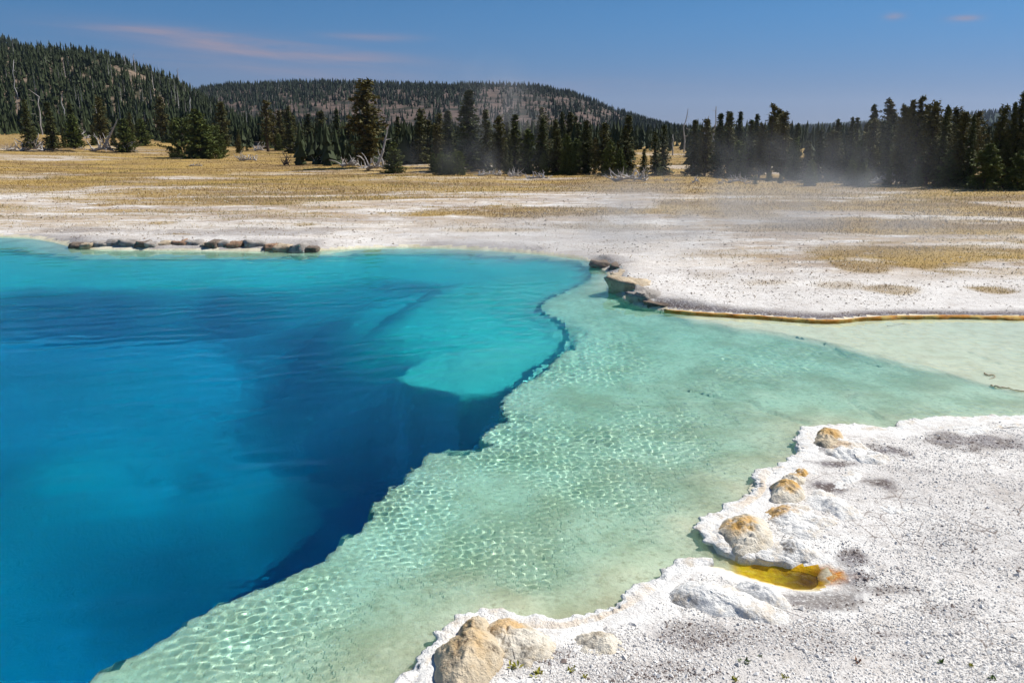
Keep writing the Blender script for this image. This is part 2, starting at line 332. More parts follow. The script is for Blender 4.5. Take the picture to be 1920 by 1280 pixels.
def bed_depth(X, Y, s):                               # s < 0 in the water
    ds = -s
    nz = (fbm(X*3, Y*3, 11, 4)-.5); wob = nz*.22+(fbm(X*9, Y*9, 12, 2)-.5)*.10
    e = sdist(X, Y, DEEP)+wob
    dn = np.sqrt(np.minimum(seg_dist(X, Y, near_w), 9)**2)
    frac = dn/(dn+np.maximum(-e, 0)+.05)
    shelf = .035+.170*np.clip(frac, 0, 1)**.7*sstep(0, .8, dn)+.06*nz
    bw = sstep(-.40, .15, Y-np.interp(X, CRACKS[0][:, 0], CRACKS[0][:, 1])+.3*nz)*sstep(2.0, 3.2, X)
    shelf = shelf+(np.minimum(shelf, .016+.03*np.abs(nz))-shelf)*bw
    for i, c in enumerate(CRACKS):
        x0, x1, y0, y1 = c[:, 0].min()-.3, c[:, 0].max()+.3, c[:, 1].min()-.3, c[:, 1].max()+.3
        m = (X > x0) & (X < x1) & (Y > y0) & (Y < y1); xm, ym = X[m], Y[m]
        dd = seg_dist(xm+(fbm(xm*2.5, ym*2.5, 70+i, 3)-.5)*.28, ym+(fbm(xm*2.5, ym*2.5, 80+i, 3)-.5)*.28, c)
        wd = (.050 if i == 0 else .034)*(.45+1.1*vnoise(xm*2, ym*2, 40+i))
        shelf[m] += (.028 if i == 0 else .055)*(1-sstep(.25, 1.0, dd/wd))
    farw = sstep(14.2, 16.2, Y)*sstep(3.6, 2.2, X)      # the far bank slopes, the near one drops
    farshelf = .05+.32*sstep(.0, 1.8, seg_dist(X, Y, far_w))
    shelf = shelf+(farshelf-shelf)*farw
    slow = (fbm(X*.8, Y*.8, 16, 2)-.5); vslow = (fbm(X*.33, Y*.33, 18, 2)-.5)
    deep = 3.7+.5*vslow
    for u, v, r, dz in ((120,930,1.1,-.8),(450,960,.9,-.4),(310,900,.5,.5),(100,1230,1.2,1.2),(170,1100,.8,.7),(370,1090,.7,.7),(540,1010,.7,.7),(220,720,1.6,-.3)):
        c = fpt(u, v, 3.5); deep = deep+dz*np.exp(-((X-c[0])**2+(Y-c[1])**2)/r**2)
    es = np.maximum(e-wob, 0)
    ramp = .34+.24*np.minimum(es, 3.6)+4.2*sstep(2.6, 6.0, es+1.0*vslow+.4*slow)
    fz = sstep(10.6, 12.6, Y+.25*(X-1)*(X > 1)); deep = deep*(1-fz)+np.minimum(deep, ramp)*fz
    lb = sdist(X, Y, LOBE2)+.8*slow
    deep = np.minimum(deep, deep+(1.5+.3*slow-deep)*sstep(-2.6, .9, lb))
    pc = PLAT.mean(0); ux, uy = X-pc[0], Y-pc[1]; ul = np.hypot(ux, uy)+1e-6
    lw = sstep(.0, .8, (-.80*ux+.60*uy)/ul)               # its far left flank shelves gently, the near side drops
    pl = sdist(X, Y, PLAT)+wob*.8*(1-lw)+.5*slow*lw
    top = .58+.10*nz-.15*sstep(0, 1.2, pl)
    deep = np.minimum(deep, deep+(top-deep)*sstep(-.22-2.6*lw, .12+.3*lw, pl))
    pk = np.zeros(X.shape)                               # the undercut pocket beside the turquoise ledge
    for u, v, rr in ((930,790,.55),(905,860,.6),(800,870,.55),(720,950,.5),(640,1035,.35)):
        c = fpt(u, v, .4); pk = np.maximum(pk, np.exp(-((X-c[0])**2+(Y-c[1])**2)/rr**2))
    wall = .55+4.5*es+4.0*sstep(.2, .7, pk)
    deep = np.minimum(deep, wall+fz*8)
    d = shelf+(np.maximum(deep, .3)-shelf)*(sstep(-.02, .10, e)*(1-fz)+sstep(-.3, .5, e)*fz)
    return d*sstep(-.01, .09, ds), e, bw
def axis(parts):                                      # parts: start, then (end, spacing at the end)
    x = [parts[0][0]]; h = parts[0][1]
    for end, hh in parts[1:]:
        h0, x0 = h, x[-1]
        while x[-1] < end-1e-6:
            t = (x[-1]-x0)/(end-x0); x.append(min(end, x[-1]+h0*(hh/h0)**t))
        h = hh
    return np.array(x)
gy = axis([(-6, 1.5), (1.5, .3), (3.4, .048), (9, .048), (14, .075), (24, .13), (45, .55), (120, 4), (500, 50), (9000, 1500)])
gxp = axis([(0, .048), (6.4, .048), (10, .13), (20, .6), (60, 5), (300, 30), (9000, 1500)])
gxn = axis([(0, .048), (2.0, .048), (5, .10), (18, .22), (27, .6), (60, 5), (300, 30), (9000, 1500)])
gx = np.r_[-gxn[:0:-1], gxp]
def build_ground():
    X, Y = np.meshgrid(gx, gy); S = np.full(X.shape, 30.0)
    box = (X > -30) & (X < 24) & (Y > -2) & (Y < 30)
    xb, yb = X[box], Y[box]
    sb = -sdist(xb, yb, POOL)                          # positive on land
    sb = sb+(fbm(xb*5, yb*5, 2, 3)-.5)*.07*sstep(3, 12, yb)
    S[box] = sb
    far = ~box; S[far] = np.maximum(np.hypot(X[far], np.maximum(Y[far]-25, 0)), 8)
    Z = land_height(X, Y, S)
    d, e, bw = bed_depth(xb, yb, sb); pan = np.zeros(X.shape); pan[box] = bw
    zb = Z[box]; zb = np.where(sb < 0, -d+.022*sstep(-.05, 0, sb), zb); Z[box] = zb
    deep = np.zeros(X.shape); deep[box] = sstep(.0, .25, e)
    grass = grass_mask(X, Y)*sstep(.1, .5, S)
    stain = ell(X, Y, STAIN, 8, .9, fine=1.3)
    # dark damp strip above the orange edge of the far shore
    u0 = gpt(1235, 585); m = (X > u0[0]) & (Y > 11) & (Y < 16)
    stain = np.maximum(stain, np.where(m, (1-sstep(.12, .55+.3*(fbm(X*.8, Y*0, 4, 3)-.5), S))*sstep(.02, .08, S)*(1-.6*sstep(8, 11, X)), 0))
    stain = np.maximum(stain, np.where((Y > 17) & (S > 0), (1-sstep(.2, 1.3, S))*.55*sstep(.45, .6, fbm(X*.5, Y*.5, 19, 3)), 0))
    ye = gpt(*np.array([(1366,1044),(1420,1048),(1470,1056),(1545,1066),(1550,1112),(1490,1112),(1440,1100),(1380,1082)]).T)
    yl = sstep(-.03, .05, sdist(X, Y, ye)+(fbm(X*12, Y*12, 31, 2)-.5)*.08)
    c = gpt(1548, 1082, .04); mt = np.sqrt(((X-c[0])/.17)**2+((Y-c[1])/.14)**2)+(fbm(X*14, Y*14, 32, 3)-.5)*1.3
    mat = (1-sstep(.75, 1.1, mt))
    br = gpt(1512, 1086); mat = np.where(S < 0, 1-sstep(.0, .30, np.hypot(X-br[0], (Y-br[1])*1.2)), mat)
    # the side channel is a shallow pan
    Z = np.where((yl > .3) & (S < 0), np.maximum(Z, -.075), Z)
    n, m_ = X.shape; F = grid_faces(n, m_); V = np.stack([X, Y, Z], -1).reshape(-1, 3)
    wet = (S.ravel()[F] < .02).any(1) & box.ravel()[F].all(1)
    at = dict(crust=(sstep(.55, .15, S+(fbm(X*2.2, Y*2.2, 58, 4)-.5)*.9)*(Y < 10)).ravel(), far=np.clip(.30*sstep(11, 17, Y)+.7*sstep(21, 29, Y)+.9*sstep(15, 19, Y)*sstep(3, 8, X), 0, 1).ravel(), grass=grass.ravel(), stain=stain.ravel(), mat=mat.ravel(), pan=pan.ravel(), yellow=yl.ravel(), deep=deep.ravel())
    for name, sel, mat_, keys in (('ground', ~wet, MAT_GROUND, ('grass', 'stain', 'mat', 'far', 'crust')), ('pool_bed', wet, MAT_BED, ('yellow', 'deep', 'mat', 'pan'))):
        f = F[sel]; idx, inv = np.unique(f, return_inverse=True)
        me = mesh_np(name, V[idx], inv.reshape(-1, 4), True, {k: at[k][idx] for k in keys})
        o = link(name, me, mat_, kind='structure')
        o['label'] = 'white sinter flat and dry meadow around the pool' if name == 'ground' else 'pale sinter bed of the pool with a sharp shelf edge'
        if name == 'pool_bed': o.cycles.is_caustics_receiver = True
    return
build_ground()
def ground_z(x, y):
    x = np.atleast_1d(np.asarray(x, float)); y = np.atleast_1d(np.asarray(y, float))
    s = np.full(x.shape, 30.0); b = (x > -30) & (x < 24) & (y > -2) & (y < 30)
    if b.any(): s[b] = -sdist(x[b], y[b], POOL)
    s[~b] = np.maximum(np.hypot(x[~b], np.maximum(y[~b]-25, 0)), 8)
    return np.where(s > 0, land_height(x, y, s), -.05)

# ------------------------------------------------------------------ water: a rippled sheet over a body that absorbs red light
def build_water():
    wy = axis([(1.0, .3), (3.6, .0135), (6.5, .016), (10, .030), (15, .07), (25.5, .14)])
    wxp = axis([(0, .0135), (4.2, .018), (7, .04), (10, .09), (19, .3)]); wxn = axis([(0, .0135), (1.5, .016), (2.8, .06), (19, .17), (27, .3)])
    wx = np.r_[-wxn[:0:-1], wxp]; X, Y = np.meshgrid(wx, wy)
    hx = np.gradient(wx)[None, :]; hy = np.gradient(wy)[:, None]; h = np.maximum(hx, hy)+0*X
    e = sdist(X[::4, ::4], Y[::4, ::4], DEEP); e = np.repeat(np.repeat(e, 4, 0), 4, 1)[:X.shape[0], :X.shape[1]]
    deep = sstep(-.15, .35, e); r = np.random.default_rng(5); Z = np.zeros(X.shape)
    gust = .55+.9*sstep(.35, .65, fbm(X*.6, Y*.9, 61, 3))
    patch = .35+1.15*sstep(.30, .70, fbm(X*1.3, Y*1.1, 63, 3))
    for k in range(56):
        Lw = .034*(2.9**r.random()); a = r.uniform(0, 2*np.pi); A = .0028*Lw*r.uniform(.4, 1.4)
        ok = sstep(1.8, 3.0, Lw/h)
        Z += A*ok*(1-.75*deep)*patch*np.sin((X*np.cos(a)+Y*np.sin(a))*2*np.pi/Lw+r.uniform(0, 6.3)+1.5*np.sin(X*.7*r.random()+Y*.5+k))
    midw = sstep(5.5, 8.5, Y)*(1-deep)
    for k in range(24):
        Lw = .085*(2.6**r.random()); a = r.uniform(0, 2*np.pi); A = .0025*Lw*r.uniform(.5, 1.3)
        Z += A*midw*patch*sstep(2.0, 3.2, Lw/h)*np.sin((X*np.cos(a)+Y*np.sin(a))*2*np.pi/Lw+r.uniform(0, 6.3)+1.5*np.sin(X*.6*r.random()+Y*.5+k))
    for k in range(26):
        Lw = .20*(3.4**r.random()); a = r.normal(1.45, .7); A = .0022*Lw*r.uniform(.5, 1.3)
        Z += A*(.03+.97*deep)*gust*np.sin((X*np.cos(a)+Y*np.sin(a))*2*np.pi/Lw+r.uniform(0, 6.3)+1.2*np.sin(X*.9*r.random()+Y*.6+k))*sstep(2.2, 4, Lw/h)
    V = np.stack([X, Y, Z], -1).reshape(-1, 3); F = grid_faces(*X.shape); sel = (e.ravel()[F] > -.05).all(1)
    def sub(f):
        idx, inv = np.unique(f, return_inverse=True); return mesh_np('water', V[idx], inv.reshape(-1, 4), True)
    me = sub(F[~sel]); me_deep = sub(F[sel])
    m = bpy.data.materials.new('water_surface'); m.use_nodes = True; n = m.node_tree.nodes; n.clear()
    out = n.new('ShaderNodeOutputMaterial'); g = n.new('ShaderNodeBsdfGlass'); g.inputs['Roughness'].default_value = 0; g.inputs['IOR'].default_value = 1.333
    m.node_tree.links.new(g.outputs[0], out.inputs[0])
    w = link('water', me, m, kind='structure', label='clear rippled shallow hot spring water over the pale shelf')
    link('water', me_deep, m, kind='structure', label='deep blue hot spring water beyond the shelf edge')
    w.cycles.is_caustics_caster = True
    # the body of the water: its upper face lies a hair above the ripples
    x0, x1, y0, y1, z0, z1 = -26.5, 18.5, 1.2, 25.2, -7.0, .010
    V = [(x, y, z) for x in (x0, x1) for y in (y0, y1) for z in (z0, z1)]
    Fc = [(0, 1, 3, 2), (4, 6, 7, 5), (0, 4, 5, 1), (2, 3, 7, 6), (0, 2, 6, 4), (1, 5, 7, 3)]
    mv = bpy.data.materials.new('water_body'); mv.use_nodes = True; n = mv.node_tree.nodes; n.clear()
    out = n.new('ShaderNodeOutputMaterial'); ab = n.new('ShaderNodeVolumeAbsorption'); D = 2.0
    ab.inputs['Density'].default_value = D; ab.inputs['Color'].default_value = (1-1.95/D, 1-.105/D, 1-.029/D, 1)
    mv.node_tree.links.new(ab.outputs[0], out.inputs[1])
    link('water_body', mesh_np('water_body', V, Fc, False), mv, w)
build_water()

# ------------------------------------------------------------------ sinter rim of the near shore
def sample_ground(P):
    return ground_z(P[:, 0], P[:, 1])
def build_rim(px, label):
    P = smooth_line(gpt(*np.array(px).T), .012, 2); n = len(P)
    T = np.gradient(P, axis=0); T /= np.hypot(*T.T)[:, None]+1e-9
    k = np.ones(15)/15; T = np.stack([np.convolve(np.pad(T[:, i], 7, 'edge'), k, 'valid') for i in (0, 1)], -1)
    Nl = np.stack([T[:, 1], -T[:, 0]], -1)                      # towards the land
    s = np.arange(n)*.012
    teeth = (vnoise(s*20, s*0, 51)-.5)*.050+(vnoise(s*42, s*0, 52)-.5)*.028+(vnoise(s*5, s*0, 53)-.5)*.09
    wid = .10+.22*vnoise(s*1.3, s*0, 54)
    tp = sstep(0, .25, np.minimum(s, s[-1]-s)); wid = wid*(.25+.75*tp); teeth = teeth*tp
    up = .010*vnoise(s*3, s*0, 55)
    prof = [(1.3, -.03, 0), (1.0, .040, 0), (.6, .052, .2), (.25, .054, .5), (.06, .052, 1), (-.06, .046, 1), (-.10, .036, 1), (-.06, .026, .9), (.35, -.02, .3), (.6, -.09, 0)]
    V = np.zeros((len(prof), n, 3))
    for j, (o, z, tw) in enumerate(prof):
        off = o*wid if o > 0 else o*.35*np.ones(n)
        Q = P+Nl*(off-teeth*tw)[:, None]
        V[j, :, :2] = Q; V[j, :, 2] = z+up*(1 if 0 < j < 7 else .4)+(vnoise(Q[:, 0]*25, Q[:, 1]*25, 56)-.5)*.016*(1 if 0 < j < 6 else 0)
    F = grid_faces(len(prof), n)
    st = np.zeros((len(prof), n)); st[2:4] = .35*sstep(.55, .8, vnoise(s*2, s*0, 57))
    me = mesh_np('shore_crust', V.reshape(-1, 3), F, True, dict(stain=st.ravel(), dark=np.zeros(st.size)))
    link('shore_crust', me, MAT_SINTER, label=label, cat='sinter crust')
ICH = near_px.index((1400,1085)); JCH = near_px.index((1450,1060))
build_rim(near_px[1:ICH], 'thin white crinkled crust edging the shore from the tan boulder to the yellow channel')
build_rim(near_px[JCH:-1], 'thin white crinkled crust edging the shore from the orange-capped mound to the right edge')

# ------------------------------------------------------------------ sinter mounds and lobes
def dome(name, px, h, label, mat, cat='sinter mound', group=None, q=.9, p=2.0, rough=.25, stain=None, dark=None, zb=.075, seed=0, crest=(0, 0)):
    P = smooth_line(gpt(*np.array(px, float).T, zb), 0, 2, True); P = smooth_line(P, np.hypot(*np.ptp(P, axis=0))/34, 0, True)
    n = len(P); c = P.mean(0); R = 22
    if 'lobe' in cat: h, q, p = h*.95, max(q, .8), max(2.0, p*.9)
    else: h *= .78
    P = P+(np.stack([fbm(P[:, 0]*9, P[:, 1]*9, 90+seed, 3), fbm(P[:, 0]*9, P[:, 1]*9, 95+seed, 3)], -1)-.5)*.07
    P = c+(P-c)*(.97 if seed in (1, 4) else 1.15 if 'lobe' in cat else 1.13)
    size = np.hypot(*np.ptp(P, axis=0)); V = np.zeros((R+1, n, 3)); sta = np.zeros((R+1, n)); dk = np.zeros((R+1, n))
    for j in range(R+1):
        r = (j/R)**.8
        Q = c+(P-c)*r+np.array(crest)*size*(1-r)
        hz = h*((1-r**p)**q*.7+.3*(.5+.5*math.cos(math.pi*r))**1.5)
        nz = (fbm(Q[:, 0]*7+seed, Q[:, 1]*7, 60+seed, 4)-.5)*2
        nf = (fbm(Q[:, 0]*26+seed, Q[:, 1]*26, 75+seed, 3)-.5)*2
        V[j, :, :2] = Q; rg = 1-np.abs(2*fbm(Q[:, 0]*11+seed, Q[:, 1]*11, 66+seed, 3)-1)
        V[j, :, 2] = zb-.035+hz+(h*rough*nz*1.25+.014*nf-(.006 if 'lobe' in cat else .012)*sstep(.72, .95, rg))*(1-r**8)+.02*(1-r**6)
        if j == R: V[j, :, 2] = zb-.09
        if stain is not None:
            sx, sy, sr, sa = stain; g = gpt(sx, sy, zb+h*.6)
            sta[j] = sa*(1-sstep(.5, 1.1, np.hypot(*(Q-g).T)/sr+.6*nz))
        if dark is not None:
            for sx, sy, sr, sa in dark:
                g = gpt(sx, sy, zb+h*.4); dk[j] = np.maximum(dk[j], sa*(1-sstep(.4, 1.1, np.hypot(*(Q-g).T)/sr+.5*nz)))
    V -= np.array([c[0], c[1], zb-.04])
    i = np.arange((R+1)*n).reshape(R+1, n); F = np.stack([i[:-1], np.roll(i, -1, 1)[:-1], np.roll(i, -1, 1)[1:], i[1:]], -1).reshape(-1, 4)[:, ::-1]
    me = mesh_np(name, V.reshape(-1, 3), F, True, dict(stain=sta.ravel(), dark=dk.ravel()))
    o = link(name, me, mat, label=label, cat=cat, group=group); o.location = (c[0], c[1], zb-.04); return o
G1, G2 = 'sinter mounds along the near shore', 'low white sinter lobes on the gravel'
dome('sinter_lobe', [(1318,994),(1338,977),(1400,964),(1455,975),(1510,1005),(1552,1038),(1540,1051),(1470,1054),(1420,1046),(1370,1037),(1332,1018)], .035, 'flat white scalloped sinter shelf under the big orange-capped mound', MAT_SINTER, 'sinter lobe', G2, q=.5, p=6, rough=.3, dark=[(1468,1030,.05,.5)], zb=.065, seed=1)
dome('sinter_mound', [(1350,992),(1358,976),(1380,966),(1410,964),(1436,978),(1450,1000),(1453,1018),(1430,1030),(1390,1032),(1368,1018)], .135, 'broad orange-capped sinter mound beside the yellow channel', MAT_CREAM, group=G1, q=.75, p=2.4, rough=.16, stain=(1388,982,.19,1.0), dark=[(1352,992,.05,.7)], seed=2)
dome('sinter_hummock', [(1368,1018),(1376,1006),(1400,1000),(1435,1004),(1450,1014),(1440,1026),(1400,1029),(1374,1026)], .105, 'small cream knob on the front of the orange-capped mound', MAT_CREAM, 'sinter mound', G1, q=.75, p=2.6, rough=.18, stain=(1372,1010,.05,.9), seed=3)
dome('sinter_lobe', [(1450,1014),(1470,1000),(1500,1004),(1528,1024),(1548,1038),(1528,1047),(1484,1048),(1456,1036)], .07, 'white lobe with brown streaked flank right of the orange-capped mound', MAT_SINTER, 'sinter lobe', G2, rough=.15, dark=[(1468,1022,.09,.8)], seed=4)
dome('sinter_lobe', [(1440,978),(1480,962),(1530,980),(1566,1010),(1520,1016),(1465,1004)], .06, 'pale lobe between the orange-capped mound and the orange-streaked one', MAT_SINTER, 'sinter lobe', G2, rough=.2, seed=5)
dome('sinter_mound', [(1430,968),(1436,950),(1462,940),(1505,944),(1560,962),(1614,988),(1572,1000),(1505,990),(1450,986)], .105, 'white mound with orange streaks on its waterward end', MAT_SINTER, group=G1, q=.8, rough=.3, stain=(1452,950,.16,.9), dark=[(1436,972,.07,.7)], seed=6, crest=(-.14, .02))
dome('sinter_lobe', [(1500,925),(1540,912),(1590,935),(1645,974),(1605,988),(1545,968),(1505,950)], .075, 'long white lobe trailing right from the round orange-topped boulder', MAT_SINTER, 'sinter lobe', G2, rough=.35, dark=[(1562,950,.06,.5)], seed=7)
dome('sinter_boulder', [(1447,930),(1450,912),(1470,902),(1495,905),(1510,920),(1508,938),(1480,944),(1456,940)], .15, 'round cream boulder with an orange top and blue shadow at its left', MAT_CREAM, 'boulder', G1, q=.55, p=2.8, rough=.12, stain=(1474,906,.12,1.0), dark=[(1508,938,.06,.8)], seed=8)
dome('sinter_hummock', [(1458,906),(1464,892),(1490,886),(1518,894),(1512,906),(1480,912)], .09, 'low cream knob just behind the round orange-topped boulder', MAT_CREAM, 'sinter mound', G1, q=.7, rough=.25, stain=(1490,890,.06,.6), dark=[(1460,903,.04,.8)], seed=9)
dome('sinter_hummock', [(1484,886),(1490,878),(1506,876),(1518,884),(1510,892),(1494,892)], .07, 'smallest orange knob, between two white lobes on the shore', MAT_CREAM, 'sinter mound', G1, q=.7, rough=.2, stain=(1503,880,.07,1.0), seed=10)
dome('sinter_lobe', [(1440,880),(1480,872),(1520,872),(1560,880),(1550,900),(1520,905),(1470,900)], .03, 'thin white crust around the smallest orange knob', MAT_SINTER, 'sinter lobe', G2, q=.6, p=4, rough=.5, zb=.065, seed=11)
dome('sinter_lobe', [(1550,908),(1566,888),(1606,878),(1636,886),(1614,904),(1606,926),(1572,926)], .035, 'small white lobe ringed by dark gravel behind the boulder', MAT_SINTER, 'sinter lobe', G2, q=.6, p=3, rough=.4, seed=12)
dome('sinter_lobe', [(1616,960),(1650,938),(1696,944),(1738,966),(1690,972),(1640,970)], .04, 'isolated white lobe farthest right on the pale gravel', MAT_SINTER, 'sinter lobe', G2, q=.7, p=2.6, rough=.3, seed=13)
dome('sinter_boulder', [(1527,826),(1532,810),(1552,803),(1576,808),(1580,822),(1566,836),(1544,838)], .12, 'knobbly brown-orange boulder at the far tip of the near shore', MAT_TAN, 'boulder', G1, q=.6, p=2.6, rough=.25, stain=(1555,806,.14,.8), dark=[(1534,828,.10,.9)], seed=14)
dome('sinter_mound', [(1545,842),(1562,824),(1605,820),(1635,842),(1676,862),(1722,880),(1650,878),(1600,866),(1560,856)], .085, 'white mound with tan pits beside the knobbly brown-orange boulder', MAT_SINTER, group=G1, q=.8, rough=.45, stain=(1575,828,.14,.6), dark=[(1556,848,.06,.9), (1588,862,.07,.9)], seed=15, crest=(-.12, .03))
dome('sinter_lobe', [(1500,826),(1515,810),(1600,812),(1680,816),(1700,832),(1620,828),(1560,840),(1520,846)], .02, 'flat white crust around the knobbly brown-orange boulder', MAT_SINTER, 'sinter lobe', G2, q=.5, p=5, rough=.6, zb=.068, seed=16)
dome('sinter_lobe', [(1684,812),(1700,797),(1780,793),(1880,793),(1990,792),(1960,806),(1850,812),(1830,826),(1740,820)], .03, 'long flat white crust at the right edge of the near shore', MAT_SINTER, 'sinter lobe', G2, q=.5, p=4, rough=.6, zb=.068, seed=17)
dome('sinter_lobe', [(1258,1110),(1275,1090),(1320,1086),(1380,1098),(1440,1130),(1508,1164),(1486,1180),(1410,1164),(1330,1152),(1272,1136)], .10, 'large smooth white lobe in front of the yellow channel', MAT_SINTER, 'sinter lobe', G2, q=.75, p=2.6, rough=.16, dark=[(1266,1122,.16,.6), (1385,1160,.08,.7)], seed=18, crest=(-.14, .03))
dome('sinter_lobe', [(1362,1098),(1400,1080),(1450,1104),(1494,1142),(1470,1148),(1420,1128)], .085, 'wedge-shaped white lobe overlapping the large smooth one by the channel', MAT_SINTER, 'sinter lobe', G2, q=.75, rough=.14, stain=(1372,1096,.05,.5), seed=19)
dome('sinter_boulder', [(812,1256),(820,1224),(852,1192),(884,1174),(916,1180),(934,1206),(942,1236),(925,1270),(886,1300),(842,1302),(822,1284)], .20, 'large tan boulder with dark blotches at the bottom edge of the shore', MAT_TAN, 'boulder', G1, q=.6, p=2.6, rough=.16, stain=(880,1200,.16,.5), dark=[(872,1215,.07,.9), (924,1218,.06,1.0), (845,1245,.08,.6)], seed=20)
dome('sinter_hummock', [(858,1192),(864,1172),(890,1160),(916,1166),(918,1184),(890,1192)], .12, 'small tan knob at the waterline behind the large tan boulder', MAT_TAN, 'sinter mound', G1, q=.65, rough=.2, stain=(880,1170,.06,.5), dark=[(876,1182,.05,.7)], seed=21)
dome('sinter_mound', [(914,1190),(922,1166),(950,1154),(982,1166),(1030,1186),(1060,1215),(1040,1250),(990,1262),(940,1246)], .095, 'whitish mound with an orange brow right of the large tan boulder', MAT_CREAM, group=G1, q=.8, rough=.3, stain=(948,1162,.13,.7), dark=[(1000,1226,.12,.6)], seed=22, crest=(-.12, .06))
dome('sinter_lobe', [(1062,1200),(1090,1184),(1140,1184),(1184,1204),(1180,1230),(1130,1246),(1082,1236)], .05, 'cracked low cream plate on the gravel near the bottom shore', MAT_CREAM, 'sinter lobe', G2, q=.6, p=3, rough=.6, dark=[(1110,1192,.10,.6)], seed=23)
dome('sinter_lobe', [(930,1268),(1000,1262),(1080,1270),(1060,1300),(960,1310),(900,1300)], .04, 'white crust at the bottom edge beside the large tan boulder', MAT_SINTER, 'sinter lobe', G2, q=.6, p=3, rough=.6, seed=24)

# ------------------------------------------------------------------ stones and ledges of the far bank
MAT_STONE = [simple_noise_material('bank_stone_'+n, a, b, 4.0, .9, .7, 14, .03, c3) for n, a, b, c3 in (
    ('grey', (.42, .385, .35), (.27, .24, .215), (.15, .12, .10)), ('rust', (.40, .25, .16), (.24, .15, .10), (.48, .36, .25)),
    ('tan', (.58, .48, .35), (.40, .31, .21), (.24, .16, .10)), ('dark', (.22, .175, .14), (.13, .10, .08), (.34, .25, .17)))]
def stone_mesh(seed, sx, sy, sz, sq=.62):
    r = np.random.default_rng(seed); nu, nv = 18, 11
    u = np.linspace(0, 2*np.pi, nu, endpoint=False); v = np.linspace(-np.pi/2, np.pi/2, nv)
    U, W = np.meshgrid(u, v); f = lambda a: np.sign(a)*np.abs(a)**sq
    x = f(np.cos(W))*f(np.cos(U)); y = f(np.cos(W))*f(np.sin(U)); z = f(np.sin(W))
    d = 1+.42*(fbm(x*1.6+seed*3.1+y, z*1.6+y*1.3+5, 200+seed % 40, 4)-.5)*2+.14*(fbm(x*5+seed+y*3, z*5+y*2, 240+seed % 40, 2)-.5)*2
    V = np.stack([x*sx*d, y*sy*d, z*sz*d], -1)
    i = np.arange(nu*nv).reshape(nv, nu); F = np.stack([i[:-1], np.roll(i, -1, 1)[:-1], np.roll(i, -1, 1)[1:], i[1:]], -1).reshape(-1, 4)
    return mesh_np('stone', V.reshape(-1, 3), F, True)
ORD = ['first','second','third','fourth','fifth','sixth','seventh','eighth','ninth','tenth','eleventh','twelfth','thirteenth','fourteenth','fifteenth','sixteenth','seventeenth','eighteenth','nineteenth','twentieth']
def bank_stones():
    L = [(143,460,20,8,3),(165,461,20,9,2),(188,459,26,11,0),(214,458,30,13,0),(243,458,30,14,0),(268,460,18,12,3),(283,461,16,11,0),(308,459,30,11,2),(336,458,28,12,1),(362,458,28,13,0),
         (386,462,16,8,2),(400,460,20,14,3),(420,460,20,13,0),(442,460,24,14,1),(462,459,16,13,3),(480,461,30,13,0),(508,464,20,11,1),(530,465,26,11,2),(558,466,22,12,0),(582,467,20,9,3)]
    names = ['grey', 'rust-brown', 'tan', 'dark brown']
    for i, (u, v, w, hgt, m) in enumerate(L):
        g = gpt(u, v+hgt*.55, .0); px = g[1]/FPX*1.03
        o = link('bank_stone', stone_mesh(300+i, w*px*.70, .22+.02*(i % 3), hgt*px*.74, .55), MAT_STONE[m], label='%s rounded stone, %s from the left in the far bank row' % (names[m], ORD[i]), cat='stone', group='stones in a row along the far bank')
        o.location = (g[0], g[1]+.10, hgt*px*(.30+.12*random.Random(i+5).random())); o.rotation_euler = (0, random.Random(i).uniform(-.1, .1), random.Random(i).uniform(-.15, .15))
bank_stones()
def ledges():
    L = [(1132,498,44,9,3,'dark low ledge stone at the far inner corner of the pool'),(1163,505,34,11,3,'dark ledge stone behind the tan overhanging rock'),(1172,520,38,10,2,'tan ledge stone on top of the overhanging rock'),
         (1180,540,62,24,2,'large tan rock with dark undercut face on the right bank'),(1206,560,46,20,0,'grey rock at the waterline on the right bank'),(1238,573,50,9,3,'thin dark slab at the right bank by the orange edge')]
    for i, (u, v, w, hgt, m, lab) in enumerate(L):
        g = gpt(u, v+hgt*.5, 0); px = g[1]/FPX*1.03
        o = link('ledge_rock', stone_mesh(400+i, w*px*.62, .30, hgt*px*.9, .5), MAT_STONE[m], label=lab, cat='rock', group='ledge rocks on the right bank')
        o.location = (g[0]+.04, g[1]+.15, hgt*px*.28); o.rotation_euler = (0, .12, -.55)
ledges()

# ------------------------------------------------------------------ orange bacterial edge of the far right shore
def orange_edge():
    P = smooth_line(gpt(*np.array([(1245,586),(1300,591),(1400,597),(1480,603),(1560,608),(1620,601),(1700,598),(1800,598),(1920,600),(2100,603)]).T), .03, 2); n = len(P)
    s = np.arange(n)*.03; T = np.gradient(P, axis=0); T /= np.hypot(*T.T)[:, None]; N = np.stack([-T[:, 1], T[:, 0]], -1)
    w = .006+.075*np.maximum(0, vnoise(s*1.3, s*0, 71)-.15)*(.15+1.1*vnoise(s*9, s*0, 72)); V = []
    for o, z in ((-.6, -.035), (-.4, .016), (.3, .034), (1.0, .05), (1.3, .01)):
        V.append(np.c_[P+N*(o*w+(vnoise(s*5, s*0, 73)-.5)*.03)[:, None], z+.012+(vnoise(s*12, s*0+o*3, 74)-.5)*.01])
    me = mesh_np('bacterial_mat', np.stack(V).reshape(-1, 3), grid_faces(5, n), True)
    link('bacterial_mat', me, simple_noise_material('orange_mat', (.50, .21, .03), (.58, .40, .12), 4, .8, .6, 30, .01, (.24, .12, .06)), label='thin orange bacterial mat lining the far right shore', cat='bacterial mat')
orange_edge()

